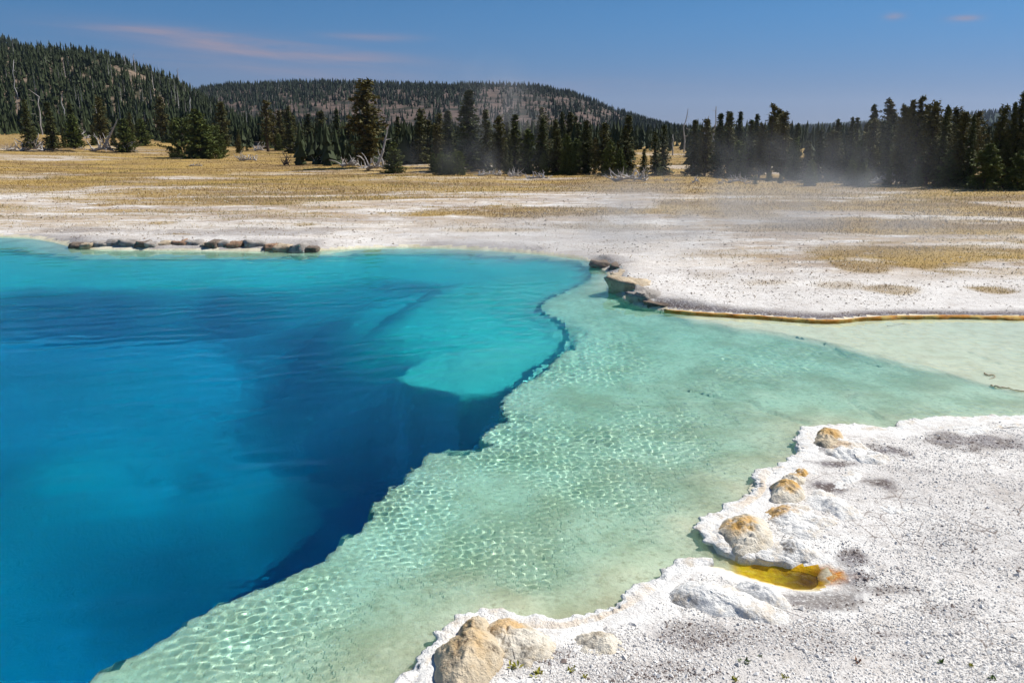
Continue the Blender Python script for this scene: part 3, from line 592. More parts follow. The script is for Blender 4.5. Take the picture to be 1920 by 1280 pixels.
# ------------------------------------------------------------------ pebbles of the near ground
def gravel():
    r = np.random.default_rng(12); N = 135000
    v = r.uniform(785, 1340, N); u = r.uniform(700, 2050, N); P = gpt(u, v, .08); s = -sdist(P[:, 0], P[:, 1], POOL)
    clump = fbm(P[:, 0]*2.2, P[:, 1]*2.2, 88, 4)
    keep = (s > .20+.55*np.maximum(0, fbm(P[:, 0]*2.2, P[:, 1]*2.2, 58, 4)-.42)*2.0) & (r.random(N) < .25+.9*sstep(.35, .62, clump)); P = P[keep]; s = s[keep]; N = len(P); r2 = r.random(N)
    N = min(N, 30000); P = P[:N]; s = s[:N]
    T = np.array([(1, 0, 0), (-1, 0, 0), (0, 1, 0), (0, -1, 0), (0, 0, 1), (0, 0, -1)], float); TF = np.array([(0, 2, 4), (2, 1, 4), (1, 3, 4), (3, 0, 4), (2, 0, 5), (1, 2, 5), (3, 1, 5), (0, 3, 5)])
    var = T[None]*(1+r.uniform(-.4, .4, (24, 6, 1)))*np.array([1.15, .9, .62])+r.normal(0, .16, (24, 6, 3))
    size = .0035+.0065*r.random(N)**2.2+.012*(r.random(N) < .03)*r.random(N)
    a = r.uniform(0, 2*np.pi, N); V = var[r.integers(0, 24, N)]*size[:, None, None]
    c, q = np.cos(a)[:, None], np.sin(a)[:, None]
    x = V[..., 0]*c-V[..., 1]*q; y = V[..., 0]*q+V[..., 1]*c
    z = land_height(P[:, 0], P[:, 1], s)+size*.25
    V = np.stack([x+P[:, 0, None], y+P[:, 1, None], V[..., 2]+z[:, None]], -1).reshape(-1, 3)
    F = (TF[None]+6*np.arange(N)[:, None, None]).reshape(-1, 3)
    me = mesh_np('gravel', V, F, False, dict(tone=np.repeat(np.where(r.random(N) < ell(P[:, 0], P[:, 1], STAIN, 8, .9, fine=1.3)*1.1, .90+.1*r.random(N), r.random(N)*.93), 6)))
    M = Mat('gravel_chips', .95, .15); t = M.attr('tone')
    c = M.mix(M.ramp(t, .0, .8), (.88, .86, .83), (.66, .63, .60)); c = M.mix(M.ramp(t, .915, .94), c, (.24, .19, .17)); M.color(c)
    link('gravel', me, M.m, label='pale sinter gravel chips scattered over the near ground', cat='gravel', kind='stuff')
gravel()
def far_stones():
    r = np.random.default_rng(14); n = 26000
    v = 345+245*r.random(n)**1.2; u = r.uniform(-40, 1960, n); P = gpt(u, v, .1); s = -sdist(P[:, 0], P[:, 1], POOL)
    k = (s > .08) & (r.random(n) < .15+.85*sstep(.42, .62, fbm(P[:, 0]*.7, P[:, 1]*.9, 89, 4))); P, s = P[k], s[k]; n = len(P)
    T = np.array([(1, 0, 0), (-1, 0, 0), (0, 1, 0), (0, -1, 0), (0, 0, 1), (0, 0, -1)], float); TF = np.array([(0, 2, 4), (2, 1, 4), (1, 3, 4), (3, 0, 4), (2, 0, 5), (1, 2, 5), (3, 1, 5), (0, 3, 5)])
    size = (.008+.020*r.random(n)**3)*np.clip(P[:, 1]/16, .8, 1.8)
    V = T[None]*r.uniform(.5, 1.4, (n, 6, 1))*np.array([1.2, .9, .6])*size[:, None, None]; a = r.uniform(0, 6.28, n); c, q = np.cos(a)[:, None], np.sin(a)[:, None]
    V = np.stack([V[..., 0]*c-V[..., 1]*q+P[:, 0, None], V[..., 0]*q+V[..., 1]*c+P[:, 1, None], V[..., 2]+(land_height(P[:, 0], P[:, 1], s)+size*.2)[:, None]], -1)
    me = mesh_np('scattered_stones', V.reshape(-1, 3), (TF[None]+6*np.arange(n)[:, None, None]).reshape(-1, 3), False, dict(tone=np.repeat(r.random(n), 6)))
    M = Mat('scattered_stones', .95, .15); t = M.attr('tone'); c = M.mix(M.ramp(t, .25, .6), (.30, .23, .17), (.72, .66, .58)); c = M.mix(M.ramp(t, .0, .12), (.13, .10, .08), c); M.color(c)
    link('scattered_stones', me, M.m, label='small stones and crumbs strewn over the far white flat', cat='stones', kind='stuff')
far_stones()

# ------------------------------------------------------------------ hills
def hill(name, ridge, D, foot, label, mat, seed, back=1.6, gully=.12, nx=170, ny=46, base=0.0):
    R = np.array(ridge, float); xs = xat(R[:, 0], D); zs = np.array([zat(v, D, u) for u, v in ridge])
    x = np.linspace(xs[0], xs[-1], nx); rz = np.interp(x, xs, zs); k = np.ones(5)/5; rz = np.convolve(np.pad(rz, 2, 'edge'), k, 'valid')
    t = np.linspace(0, back, ny); X, T = np.meshgrid(x, t); Y = foot+T*(D-foot)
    X = X*(Y/D)
    prof = sstep(0, 1, np.minimum(T, 1))**.85
    Z = base+(rz[None]-base)*prof*(1-.12*np.clip(T-1, 0, 1))
    w = (D-foot)/4; Z += (fbm(X/w, Y/w, seed, 4)-.5)*rz.max()*gully*np.sin(np.pi*np.clip(T, 0, 1))
    Z = np.where(T == 0, -2.0, Z)
    o = link(name, mesh_np(name, np.stack([X, Y, Z], -1).reshape(-1, 3), grid_faces(ny, nx), True), mat, kind='structure', label=label)
    return X, Y, Z, T
def hill_material(name, soil, rock, green, s):
    M = Mat(name, .95, .1); o = M.coord('Object')
    c = M.mix(M.ramp(M.noise(.05*s, 5, .6, o), .42, .60), rock, green)
    c = M.mix(M.ramp(M.noise(.25*s, 5, .7, o), .45, .65), c, soil); M.color(c); return M.m
MAT_HILL_M = hill_material('burnt_slope', (.06, .052, .044), (.17, .12, .10), (.028, .032, .023), 1)
MAT_HILL_L = hill_material('rocky_slope', (.08, .065, .04), (.25, .185, .135), (.03, .034, .017), 2.2)
MAT_HILL_F = hill_material('far_ridge_forest', (.03, .05, .04), (.05, .07, .05), (.03, .045, .035), .3)
RIDGE_M = [(300,210),(360,184),(385,172),(430,167),(480,165),(560,162),(650,162),(750,165),(850,167),(950,167),(1000,170),(1060,179),(1100,192),(1140,208),(1180,221),(1240,238),(1300,246),(1380,252)]
RIDGE_L = [(-420,130),(-200,116),(-60,112),(60,110),(110,106),(180,115),(240,128),(290,147),(340,168),(372,188),(400,205),(440,228),(490,246),(540,258)]
RIDGE_B = [(-400,60),(-200,66),(-60,72),(0,80),(30,86),(60,96),(110,112),(180,140)]
RIDGE_F1 = [(1180,246),(1240,238),(1300,237),(1380,238),(1460,235),(1540,232),(1600,228),(1680,222),(1760,219),(1850,217),(1960,214),(2200,206)]
RIDGE_F2 = [(1380,249),(1500,243),(1620,237),(1700,229),(1780,221),(1850,214),(1920,208),(2050,198),(2300,190)]
HM = hill('hill', RIDGE_M, 760, 330, 'broad forested hill with burnt pinkish slopes behind the tree belt', MAT_HILL_M, 101)
HL = hill('hill', RIDGE_L, 330, 125, 'near wooded hill with bare rocky brow at the left', MAT_HILL_L, 102, nx=120, base=1.2)
HB = hill('hill', RIDGE_B, 520, 320, 'dark wooded ridge peeping over the left hill', MAT_HILL_L, 103, nx=60)
HF = hill('hill', RIDGE_F1, 5200, 3300, 'faint blue ridge far away on the right', MAT_HILL_F, 104, nx=90, gully=.02)
HG = hill('hill', RIDGE_F2, 1500, 900, 'dark wooded rise behind the right-hand trees', MAT_HILL_F, 105, nx=90, gully=.04)

# ------------------------------------------------------------------ far woods, each one mass
def cone_wood(name, P, H, label, mat, seed, tiers=3, sides=6, fat=.17):
    r = np.random.default_rng(seed); n = len(P); V = []; F = []; vt = 0
    tpl = []; tf = []
    for k in range(tiers):
        z0 = .06+.80*k/tiers; z1 = min(1.0, z0+.95/tiers+.12); rr = (1-.86*k/tiers)
        b = len(tpl)
        for i in range(sides): tpl.append((math.cos(2*math.pi*i/sides+k)*rr, math.sin(2*math.pi*i/sides+k)*rr, z0))
        tpl.append((0, 0, z1))
        for i in range(sides): tf.append((b+i, b+(i+1) % sides, b+sides))
    tpl = np.array(tpl); tf = np.array(tf); m = len(tpl)
    J = np.repeat(tpl[None], n, 0); wob = r.uniform(.25, 1.45, (n, m, 1)); J[..., :2] *= wob; J[..., 2] += r.normal(0, .055, (n, m))*(J[..., 2] < .99)
    a = r.uniform(0, 6.28, n); c, q = np.cos(a)[:, None], np.sin(a)[:, None]
    w = (H*fat*r.uniform(.75, 1.3, n))[:, None]
    x = (J[..., 0]*c-J[..., 1]*q)*w; y = (J[..., 0]*q+J[..., 1]*c)*w
    V = np.stack([x+P[:, 0, None], y+P[:, 1, None], J[..., 2]*H[:, None]+P[:, 2, None]], -1).reshape(-1, 3)
    F = (tf[None]+m*np.arange(n)[:, None, None]).reshape(-1, 3)
    me = mesh_np(name, V, F, False, dict(tone=np.repeat(r.random(n), m)))
    return link(name, me, mat, label=label, cat='wood', kind='stuff')
def on_hill(Hd, n, seed, mask=None, tmin=.02, tmax=1.15, xr=None):
    X, Y, Z, T = Hd; r = np.random.default_rng(seed); ny, nx = X.shape
    i = r.random(n)*(nx-1.001); j = (tmin+(tmax-tmin)*r.random(n))/T[-1, 0]*(ny-1)
    i0, j0 = i.astype(int), np.minimum(j.astype(int), ny-2); fi, fj = i-i0, j-j0
    S = lambda A: (A[j0, i0]*(1-fi)+A[j0, i0+1]*fi)*(1-fj)+(A[j0+1, i0]*(1-fi)+A[j0+1, i0+1]*fi)*fj
    P = np.stack([S(X), S(Y), S(Z)], -1); t = S(T)
    if mask is not None: k = r.random(n) < mask(P, t); P = P[k]; t = t[k]
    return P, t, r
MAT_WOODS = foliage_material('wood_far', (.014, .026, .014), (.038, .055, .022), (.026, .040, .018))
MAT_WOODS_L = foliage_material('wood_left', (.015, .026, .008), (.044, .060, .017), (.032, .045, .012))
P, t, r = on_hill(HM, 16000, 1, lambda P, t: np.where(t > .9, .75, .20+.75*sstep(.40, .56, fbm(P[:, 0]*.018, P[:, 2]*.09, 140, 4))))
cone_wood('hill_wood', P, 2.6+3.4*r.random(len(P))**2, 'dark conifer wood covering the broad hill behind', MAT_WOODS, 11, 2, 5, .2)
def lmask(P, t):
    u = 960+FPX*P[:, 0]/P[:, 1]*1.02
    bare = np.exp(-((u-262)/48)**2-((t-.64)/.08)**2)+.7*np.exp(-((u-330)/28)**2-((t-.80)/.07)**2)+.6*np.exp(-((u-130)/40)**2-((t-.84)/.06)**2)+.6*np.exp(-((u-290)/50)**2-((t-.42)/.07)**2)
    return np.clip(1.05-1.25*bare, .08, 1)
P, t, r = on_hill(HL, 7600, 2, lmask, .0, 1.12)
cone_wood('hill_wood', P, 2.0+2.9*r.random(len(P))**1.6, 'dense green conifer wood on the near left hill', MAT_WOODS_L, 12, 4, 5, .18)
P, t, r = on_hill(HB, 700, 3, None, .4, 1.1); cone_wood('hill_wood', P, r.uniform(4, 7, len(P)), 'dark wood on the ridge peeping over the left hill', MAT_WOODS, 13, 2, 5, .2)
P, t, r = on_hill(HG, 2600, 4, None, .1, 1.1); cone_wood('hill_wood', P, r.uniform(6, 11, len(P)), 'dark wood on the rise behind the right-hand trees', MAT_WOODS, 14, 2, 5, .2)
def hill_snags(Hd, n, seed, label, h0, h1):
    P, t, r = on_hill(Hd, n, seed, None, .05, 1.05); cone_wood('dead_trunks', P, h0+(h1-h0)*r.random(len(P))**2, label, MAT_WOOD, seed, 1, 3, .014)
hill_snags(HL, 340, 21, 'thin pale dead trunks scattered through the left hill wood', 3.5, 7.5)
hill_snags(HM, 420, 22, 'thin grey dead trunks scattered over the broad burnt hill', 4.5, 9)
def valley_wood():
    r = np.random.default_rng(15); n = 4300
    Y = 70+250*r.random(n)**1.5; u = r.uniform(300, 2050, n); k = (Y > 122) | ((u > 560) & (u < 1185)) | ((u > 1290) & (Y > 60)) & (np.abs(u-1505) > 14); Y, u = Y[k], u[k]; n = len(u); X = xat(u, Y)
    P = np.stack([X, Y, ground_z(X, Y)-.1], -1); H = (2.0+2.4*r.random(n)**2)*(.8+Y/600)
    cone_wood('valley_wood', P, H, 'distant dark conifer wood filling the valley behind the belt', MAT_WOODS_L, 16, 5, 6, .19)
valley_wood()

# ------------------------------------------------------------------ conifers
def tube(path, radii, sides=6):
    path = np.asarray(path, float); n = len(path); V = []; 
    for k in range(n):
        d = path[min(k+1, n-1)]-path[max(k-1, 0)]; d /= np.linalg.norm(d)+1e-9
        a = np.cross(d, (0, 0, 1) if abs(d[2]) < .9 else (1, 0, 0)); a /= np.linalg.norm(a); b = np.cross(d, a)
        th = np.arange(sides)*2*np.pi/sides
        V.append(path[k]+radii[k]*(np.cos(th)[:, None]*a+np.sin(th)[:, None]*b))
    i = np.arange(n*sides).reshape(n, sides); F = np.stack([i[:-1], np.roll(i, -1, 1)[:-1], np.roll(i, -1, 1)[1:], i[1:]], -1).reshape(-1, 4)
    return np.vstack(V), F
def join(parts):
    V, F, o = [], [], 0
    for v, f in parts: V.append(v); F.append(f+o); o += len(v)
    return np.vstack(V), np.vstack(F)
def conifer(kind, seed):
    """unit-height conifer: returns (trunk mesh, crown mesh)"""
    r = np.random.default_rng(seed)
    spec = dict(spruce=(.17, .05, 30, 6, 1.0), pine=(.20, .08, 28, 8, .75), thin=(.13, .22, 22, 4, .6), young=(.33, .01, 22, 8, .62), bush=(.85, .01, 16, 10, .5))[kind]
    Rm, t0, lev, nb, pw = spec; tri = []; tone = []; wood = []
    bend = r.normal(0, .012, 2)
    ax = lambda t: np.array([bend[0]*math.sin(3*t), bend[1]*math.sin(2.5*t+1)*1.0, t])
    tp = np.array([ax(t) for t in np.linspace(-.02, .97, 9)]); wood.append(tube(tp, np.linspace(.020, .003, 9)*(1.3 if kind in ('pine', 'thin') else 1), 6))
    for L in range(lev):
        t = t0+(1-t0)*(L+r.uniform(-.3, .3))/lev; t = min(max(t, t0), .985)
        q = (t-t0)/(1-t0)
        if kind in ('pine', 'thin'): env = (min(1, .45+q*1.9))*(1-q)**.55*(.62+.55*r.random()) if q < .97 else .1
        else: env = (1-q)**pw*(.80+.3*r.random())
        for b in range(nb if q < .8 else max(3, nb-2)):
            if kind in ('pine', 'thin') and r.random() < .16: continue
            a = r.uniform(0, 2*np.pi); ln = Rm*env*r.uniform(.6, 1.18)+.012
            rise = (-.30 if kind == 'spruce' else .12)*ln+(.25*ln*q)
            c0 = ax(t); tip = c0+np.array([math.cos(a)*ln, math.sin(a)*ln, rise])
            if r.random() < .35 and L < lev*.7: wood.append(tube([c0, (c0+tip)/2+(0, 0, .1*ln), tip], [.0045, .003, .001], 3))
            k = max(2, int(ln/.032)); 
            for w in np.linspace(.25 if kind != 'bush' else .4, 1.0, k):
                cc = c0+(tip-c0)*w+r.normal(0, .010, 3)*(1.6 if kind == 'bush' else 1); sz = (.032+.014*r.random())*(1.15-.35*w)*(1.3 if kind in ('young', 'bush') else 1)
                for _ in range(5):
                    d = np.array([math.cos(a+r.normal(0, .8)), math.sin(a+r.normal(0, .8)), r.normal(.1, .45)]); d /= np.linalg.norm(d)
                    e = r.normal(0, 1, 3); e -= d*(e@d); e /= np.linalg.norm(e); e[2] *= .6
                    o_ = cc+r.normal(0, .010, 3)
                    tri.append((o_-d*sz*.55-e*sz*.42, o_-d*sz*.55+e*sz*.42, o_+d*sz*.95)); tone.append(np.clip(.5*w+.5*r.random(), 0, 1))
    for _ in range(10): 
        o_ = ax(.965)+r.normal(0, .007, 3); tri.append((o_+(-.008, 0, -.015), o_+(.008, .003, -.015), o_+(0, 0, .035))); tone.append(.6)
    V = np.array(tri).reshape(-1, 3); V[:, 2] = np.maximum(V[:, 2], -.005); F = np.arange(len(V)).reshape(-1, 3)
    crown = mesh_np('crown', V, F, False, dict(tone=np.repeat(tone, 3)))
    v, f = join(wood); trunk = mesh_np('trunk', v, f, True)
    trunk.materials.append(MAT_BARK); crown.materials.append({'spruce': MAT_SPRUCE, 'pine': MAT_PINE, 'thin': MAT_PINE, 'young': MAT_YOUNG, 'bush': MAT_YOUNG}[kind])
    return trunk, crown
LIB = {k: [conifer(k, 500+37*i+hash_) for i in range(n)] for k, n, hash_ in (('spruce', 5, 1), ('pine', 5, 2), ('thin', 3, 3), ('young', 4, 4), ('bush', 3, 5))}
WID = dict(spruce=.34, pine=.40, thin=.26, young=.66, bush=1.7)
def spot(u, vb):                                      # where a sight line meets the ground
    z = 0.0
    for _ in range(7):
        g = gpt(u, vb, min(z, 2.2)); y = min(float(g[1]), 150.0) if g[1] > 0 else 150.0; z = .5*z+.5*float(ground_z(xat(u, y, vb), y)[0])
    return float(xat(u, y, vb)), y, z
def plant(kind, u, vb, vt, label, group, wpx=None, var=0, name='conifer_tree', rot=0.0, cat='tree'):
    g = spot(u, vb); z = g[2]; y = float(np.clip(g[1], 8, 160)); x = float(xat(u, y, vb)); H = float(zat(vt, y, u))-z
    tr, cr = LIB[kind][var % len(LIB[kind])]
    e = link(name, None, label=label, cat=cat, group=group); e.location = (x, y, z-.03)
    W = H*WID[kind]; s = 1.0 if wpx is None else (wpx*y/FPX*1.03)/W
    e.scale = (H*s, H*s, H); e.rotation_euler = (0, 0, rot)
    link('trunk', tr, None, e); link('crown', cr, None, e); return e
TREES = [('spruce',121,276,240,None),('young',237,286,222,40),('bush',347,296,222,80),('young',376,298,205,70),('bush',404,297,236,60),('pine',422,285,190,None),('thin',505,285,188,30),('spruce',545,288,207,34),
 ('spruce',582,286,213,34),('pine',606,287,208,36),('spruce',636,289,205,30),('pine',655,294,236,30),('pine',690,314,148,78),('young',739,325,266,44),('spruce',748,306,218,30),('spruce',790,308,212,36),('pine',806,306,224,32),
 ('spruce',842,314,206,44),('spruce',882,318,168,70),('bush',830,329,290,42),('bush',858,329,284,44),('spruce',912,321,204,42),('pine',936,323,216,38),('spruce',966,326,213,46),('young',990,326,240,40),('spruce',1016,326,221,38),('spruce',1041,327,222,38),
 ('young',1062,328,252,40),('spruce',1098,327,224,40),('pine',1131,327,230,40),('young',1143,331,262,36),('spruce',1174,329,214,46),('young',1162,331,276,26),('spruce',1206,333,278,24),('spruce',1226,331,246,28),('spruce',1243,329,234,30),
 ('spruce',1298,331,224,36),('pine',1320,331,222,38),('spruce',1345,332,211,38),('pine',1363,332,210,34),('young',1382,334,262,44),('spruce',1402,332,224,36),('thin',1441,334,194,34),('pine',1422,334,232,36),('pine',1462,334,209,44),('young',1486,337,258,44),
 ('spruce',1510,337,262,34),('spruce',1532,339,240,34),('pine',1556,339,246,40),('spruce',1587,340,219,30),('young',1606,342,262,46),('pine',1628,341,222,44),('spruce',1656,343,230,40),('pine',1680,346,198,40),('thin',1709,346,178,42),('pine',1694,346,186,32),
 ('pine',1736,347,188,54),('spruce',1758,348,196,34),('young',1776,351,280,50),('pine',1792,351,208,46),('spruce',1808,352,214,32),('young',1844,356,268,70),('pine',1862,352,196,40),('spruce',1880,352,190,36),('pine',1894,352,172,42),('pine',1917,354,168,46),('young',1905,357,280,50)]
SPECIAL = {690: 'big shaggy pine standing alone and tallest left of centre', 739: 'small bright green young pine beside the big shaggy pine', 882: 'tall broad spruce with a sharp tip right of the big shaggy pine', 1174: 'dark sharp-tipped spruce at the left end of the belt gap',
 237: 'small dark conifer behind grey dead branches on the left meadow', 376: 'dark bushy pine in the middle of the left meadow clump', 347: 'low spreading bush at the left of the meadow clump', 404: 'low bush at the right of the meadow clump', 121: 'smallest lone conifer among the dead wood at far left',
 830: 'low grey-green bush veiled by steam, the left of a pair', 858: 'low grey-green bush veiled by steam, the right of a pair', 1441: 'thin tall pine with a tufted top rising above the right-hand belt', 1709: 'tallest tufted pine in the clump right of centre belt', 1844: 'wide olive young pine in front of the right-hand belt',
 1917: 'tall pine cut by the right edge of the picture', 505: 'narrow tall pine left of the big shaggy pine, ahead of the hill'}
ORD += ['twenty-first','twenty-second','twenty-third','twenty-fourth','twenty-fifth','twenty-sixth','twenty-seventh','twenty-eighth']
KW = dict(spruce='pointed dark spruce', pine='rough-crowned pine', thin='thin tall pine', young='bushy young pine', bush='low bush')
rank = {}
for k in KW:
    for q, i in enumerate(sorted((i for i in range(len(TREES)) if TREES[i][0] == k), key=lambda i: TREES[i][1])): rank[i] = q
rnd = random.Random(9)
for i, (k, u, vb, vt, w) in enumerate(TREES):
    bush = k == 'bush'
    lab = SPECIAL.get(u) or '%s %s from the left in front of the tree belt' % (ORD[rank[i]], KW[k])
    plant(k, u, vb, vt, lab, 'bushes at the meadow edge' if bush else 'conifers in the front of the tree belt', w, i, 'bush' if bush else 'conifer_tree', rnd.uniform(0, 6.28), 'bush' if bush else 'tree')
def fill():
    zones = [(0, 330, 262, 276, 34, 80, 24, 'conifer in the wood edge below the left hill'), (330, 680, 268, 290, 30, 70, 22, 'conifer in the wood between the left clump and the big pine'),
             (740, 1190, 296, 318, 46, 88, 36, 'conifer in the dense belt behind the steam at centre'), (1285, 1500, 302, 326, 52, 95, 22, 'conifer packed in the belt right of the gap'), (1500, 1930, 308, 342, 60, 115, 46, 'conifer packed in the right-hand belt')]
    zones += [(760, 1190, 322, 331, 34, 62, 16, 'bushy conifer at the foot of the centre belt'), (1285, 1930, 333, 350, 36, 78, 28, 'bushy conifer at the foot of the right-hand belt')]
    zones += [(1290, 1930, 316, 340, 55, 105, 24, 'conifer crowding the back of the right-hand belt'), (760, 1185, 300, 320, 45, 85, 10, 'conifer crowding the back of the centre belt')]
    r = random.Random(77)
    for u0, u1, v0, v1, h0, h1, n, lab in zones:
        for j in range(n):
            u = u0+(u1-u0)*(.5*(j+r.random())/n+.5*r.random()); vb = r.uniform(v0, v1)
            k = r.choice(['spruce', 'spruce', 'pine', 'young' if vb > v0+.5*(v1-v0) else 'pine'])
            if lab.startswith('bushy'): vb += (u-1500)*.018 if u > 1285 else 0; k = 'young' if r.random() < .7 else 'spruce'
            h = r.uniform(h0*.55, h1*1.12)*(.62 if k == 'young' else 1)
            plant(k, u, vb, vb-h, lab if lab.startswith('bushy') else lab.replace('conifer', KW[k], 1), lab.replace('conifer', 'conifers', 1), None, r.randrange(9), rot=r.uniform(0, 6.28))
fill()

# ------------------------------------------------------------------ dead wood
def deadwood(u, vb, w, h, label, seed, char=False, lean=None, name='fallen_dead_tree', up=.5):
    r = np.random.default_rng(seed); g = spot(u, vb); z = float(ground_z(g[0], g[1])[0]); k = g[1]/FPX*1.03; W, Hh = w*k, h*k
    parts = []; th = max(.02, .045*Hh+.016*W)
    ang = r.uniform(-.4, .4); n = 7
    tr = np.array([[(-.5+q)*W*.8*math.cos(ang), (-.5+q)*W*.5*math.sin(ang), th+.12*Hh*math.sin(3.1*q)+r.normal(0, .02*Hh)] for q in np.linspace(0, 1, n)])
    parts.append(tube(tr, np.linspace(th*1.5, th*.6, n), 6))
    nb = int(10+w*.35)
    for b in range(nb):
        o = tr[r.integers(0, n)]; a = r.uniform(0, 6.28); ln = Hh*r.uniform(.35, 1.05); p = [o]; d = np.array([math.cos(a)*.9*W/(Hh+W), math.sin(a)*.5, r.uniform(.15, 1.0)*up*2]); d /= np.linalg.norm(d)
        for s_ in range(4):
            d = d+r.normal(0, .32, 3); d /= np.linalg.norm(d); q = p[-1]+d*ln/4; q[2] = max(q[2], .01); p.append(q)
        parts.append(tube(p, np.linspace(th*.75, th*.15, 5), 5))
        if r.random() < .7:
            d2 = d+r.normal(0, .7, 3); d2 /= np.linalg.norm(d2); e = p[2]+d2*ln*.4; e[2] = max(e[2], .01); parts.append(tube([p[2], (p[2]+e)/2+r.normal(0, .03*ln, 3), e], [th*.4, th*.25, th*.08], 4))
    if lean:
        lu, lv = lean; zt = float(zat(lv, g[1], lu)); xt = float(xat(lu, g[1], lv)); e = np.array([xt-g[0], .1, zt-z])
        parts.append(tube([tr[3], tr[3]*.6+e*.4+r.normal(0, .02*Hh, 3), e], [th*1.3, th*.9, th*.3], 6))
        for s_ in range(4):
            o = tr[3]+(e-tr[3])*r.uniform(.3, .9); d = r.normal(0, 1, 3); parts.append(tube([o, o+d*.10*Hh, o+d*.2*Hh+(0, 0, -.05)], [th*.4, th*.25, th*.1], 4))
    v, f = join(parts); o = link(name, mesh_np(name, v, f, True), MAT_CHAR if char else MAT_WOOD, label=label, cat='dead tree', group='dead wood on the meadow'); o.location = (g[0], g[1], z)
DW = [(22,266,20,18,'small grey dead branches at the left edge of the meadow',None),(58,271,44,30,'grey fallen tree with one tall crooked limb at far left',(43,232)),(92,272,40,22,'tangled grey fallen tree beside the crooked-limbed one',None),(151,262,26,20,'pale forked dead branches at the foot of the left wood',None),
 (147,281,20,13,'low grey stump left of the root-like fallen tree',None),(194,285,44,30,'root-like grey fallen tree with a long leaning pole',(220,223)),(234,286,28,26,'curved grey branches in front of the small dark conifer',None),(272,267,14,11,'short pale dead sticks left of the meadow clump',None),(465,303,36,18,'spiky dark grey fallen tree right of the meadow clump',None),
 (367,312,26,8,'flat little grey branch lying before the meadow clump',None),(486,284,20,18,'thin white dead sticks at the wood edge left of centre',None),(546,284,16,16,'pale dead sticks below the pointed spruces',None),(574,286,20,20,'leaning pale sticks left of the big pine',(563,266)),(608,309,42,16,'wide low grey fallen tree left of the big pine',None),(632,294,40,18,'silvery twig pile behind the low fallen tree',None),
 (658,313,42,26,'dark tangled fallen tree at the foot of the big pine',None),(707,320,44,36,'silver twisted fallen tree with a tall pale leaning trunk',(727,240)),(815,303,18,14,'small grey dead branches before the steam-veiled bushes',None),(918,331,50,14,'long low grey log right of the steam-veiled bushes',None),(966,333,24,20,'upturned grey root on the centre meadow',None),(1008,336,46,15,'grey twig heap right of the upturned root',None),
 (1055,327,34,10,'faint dead branches at the foot of the centre belt',None),(1180,340,70,26,'largest grey tangle of fallen trees before the belt gap',None),(1242,329,12,12,'small leaning stick in the belt gap',None),(1251,340,12,12,'little grey stump below the belt gap',None),(1305,343,18,17,'forked grey dead branches right of the belt gap',None),(1351,345,12,11,'small grey stub between the forked branches and the twig mound',None),
 (1382,343,34,20,'grey mound of dead twigs veiled in steam',None),(1403,346,14,10,'little dead branch right of the steam-veiled twig mound',None),(1654,346,46,24,'dome-shaped brush pile of grey twigs before the right-hand belt',None),(1696,337,16,14,'small grey twigs right of the dome-shaped brush pile',None)]
for i, (u, vb, w, h, lab, lean) in enumerate(DW): deadwood(u, vb, w, h, lab, 700+i, lean=lean)
deadwood(537,311,10,26,'black charred stub standing alone on the meadow',760,True,(537,288),'charred_stub')
deadwood(1811,306,10,12,'white leaning dead trunk in front of the right-hand belt',761,False,(1799,278),'fallen_dead_tree')
def snag(u, vb, vt, y, label, seed, rad_=.07):
    r = np.random.default_rng(seed); x = float(xat(u, y, vb)); z0 = float(zat(vb, y, u)); z1 = float(zat(vt, y, u)); H = z1-z0
    p = np.array([[r.normal(0, .006*H)*k, r.normal(0, .006*H)*k, H*k/7] for k in range(8)]); parts = [tube(p, np.linspace(rad_*1.3, rad_*.45, 8), 6)]
    for b in range(9):
        q = p[0]+(p[7]-p[0])*r.uniform(.3, .95); a = r.uniform(0, 6.28); d = np.array([math.cos(a), math.sin(a), r.uniform(-.3, .4)])*H*r.uniform(.03, .10); parts.append(tube([q, q+d], [rad_*.3, rad_*.08], 4))
    v, f = join(parts); o = link('dead_snag', mesh_np('dead_snag', v, f, True), MAT_WOOD, label=label, cat='dead tree', group='bare standing dead trunks'); o.location = (x, y, z0)
for i, (u, vb, vt, y, lab) in enumerate([(36,200,112,190,'tallest pale dead trunk on the left hill near the picture edge'),(80,262,168,130,'thin pale dead trunk standing in the left wood, second from the edge'),(112,176,134,220,'short pale dead trunk high on the left hill'),(125,245,176,150,'pale dead trunk mid-slope below the bare brow'),(184,240,196,140,'slightly leaning pale trunk below the bare brow'),
    (238,150,104,270,'dead trunk against the sky left of the bare brow'),(255,145,101,275,'dead trunk against the sky above the bare brow'),(277,152,120,280,'short dead trunk at the crest right of the brow'),(360,232,178,170,'pale dead trunk above the meadow clump'),(336,160,128,285,'thin dead trunk on the falling skyline of the left hill'),
    (515,275,225,120,'white dead trunk left of centre in the valley wood'),(1282,286,204,95,'tall bare dead trunk rising above the belt gap'),(1261,292,252,92,'short pale dead trunk standing in the belt gap'),(1336,300,200,60,'dead spike among the trees right of the gap'),(1320,300,218,62,'thinner dead spike left of the taller one by the gap'),(905,290,228,85,'grey dead trunk behind the broad sharp-tipped spruce'),(1812,312,214,56,'grey bare trunk among the right-hand pines')]):
    snag(u, vb, vt, y, lab, 800+i, .045*y/100+.03)

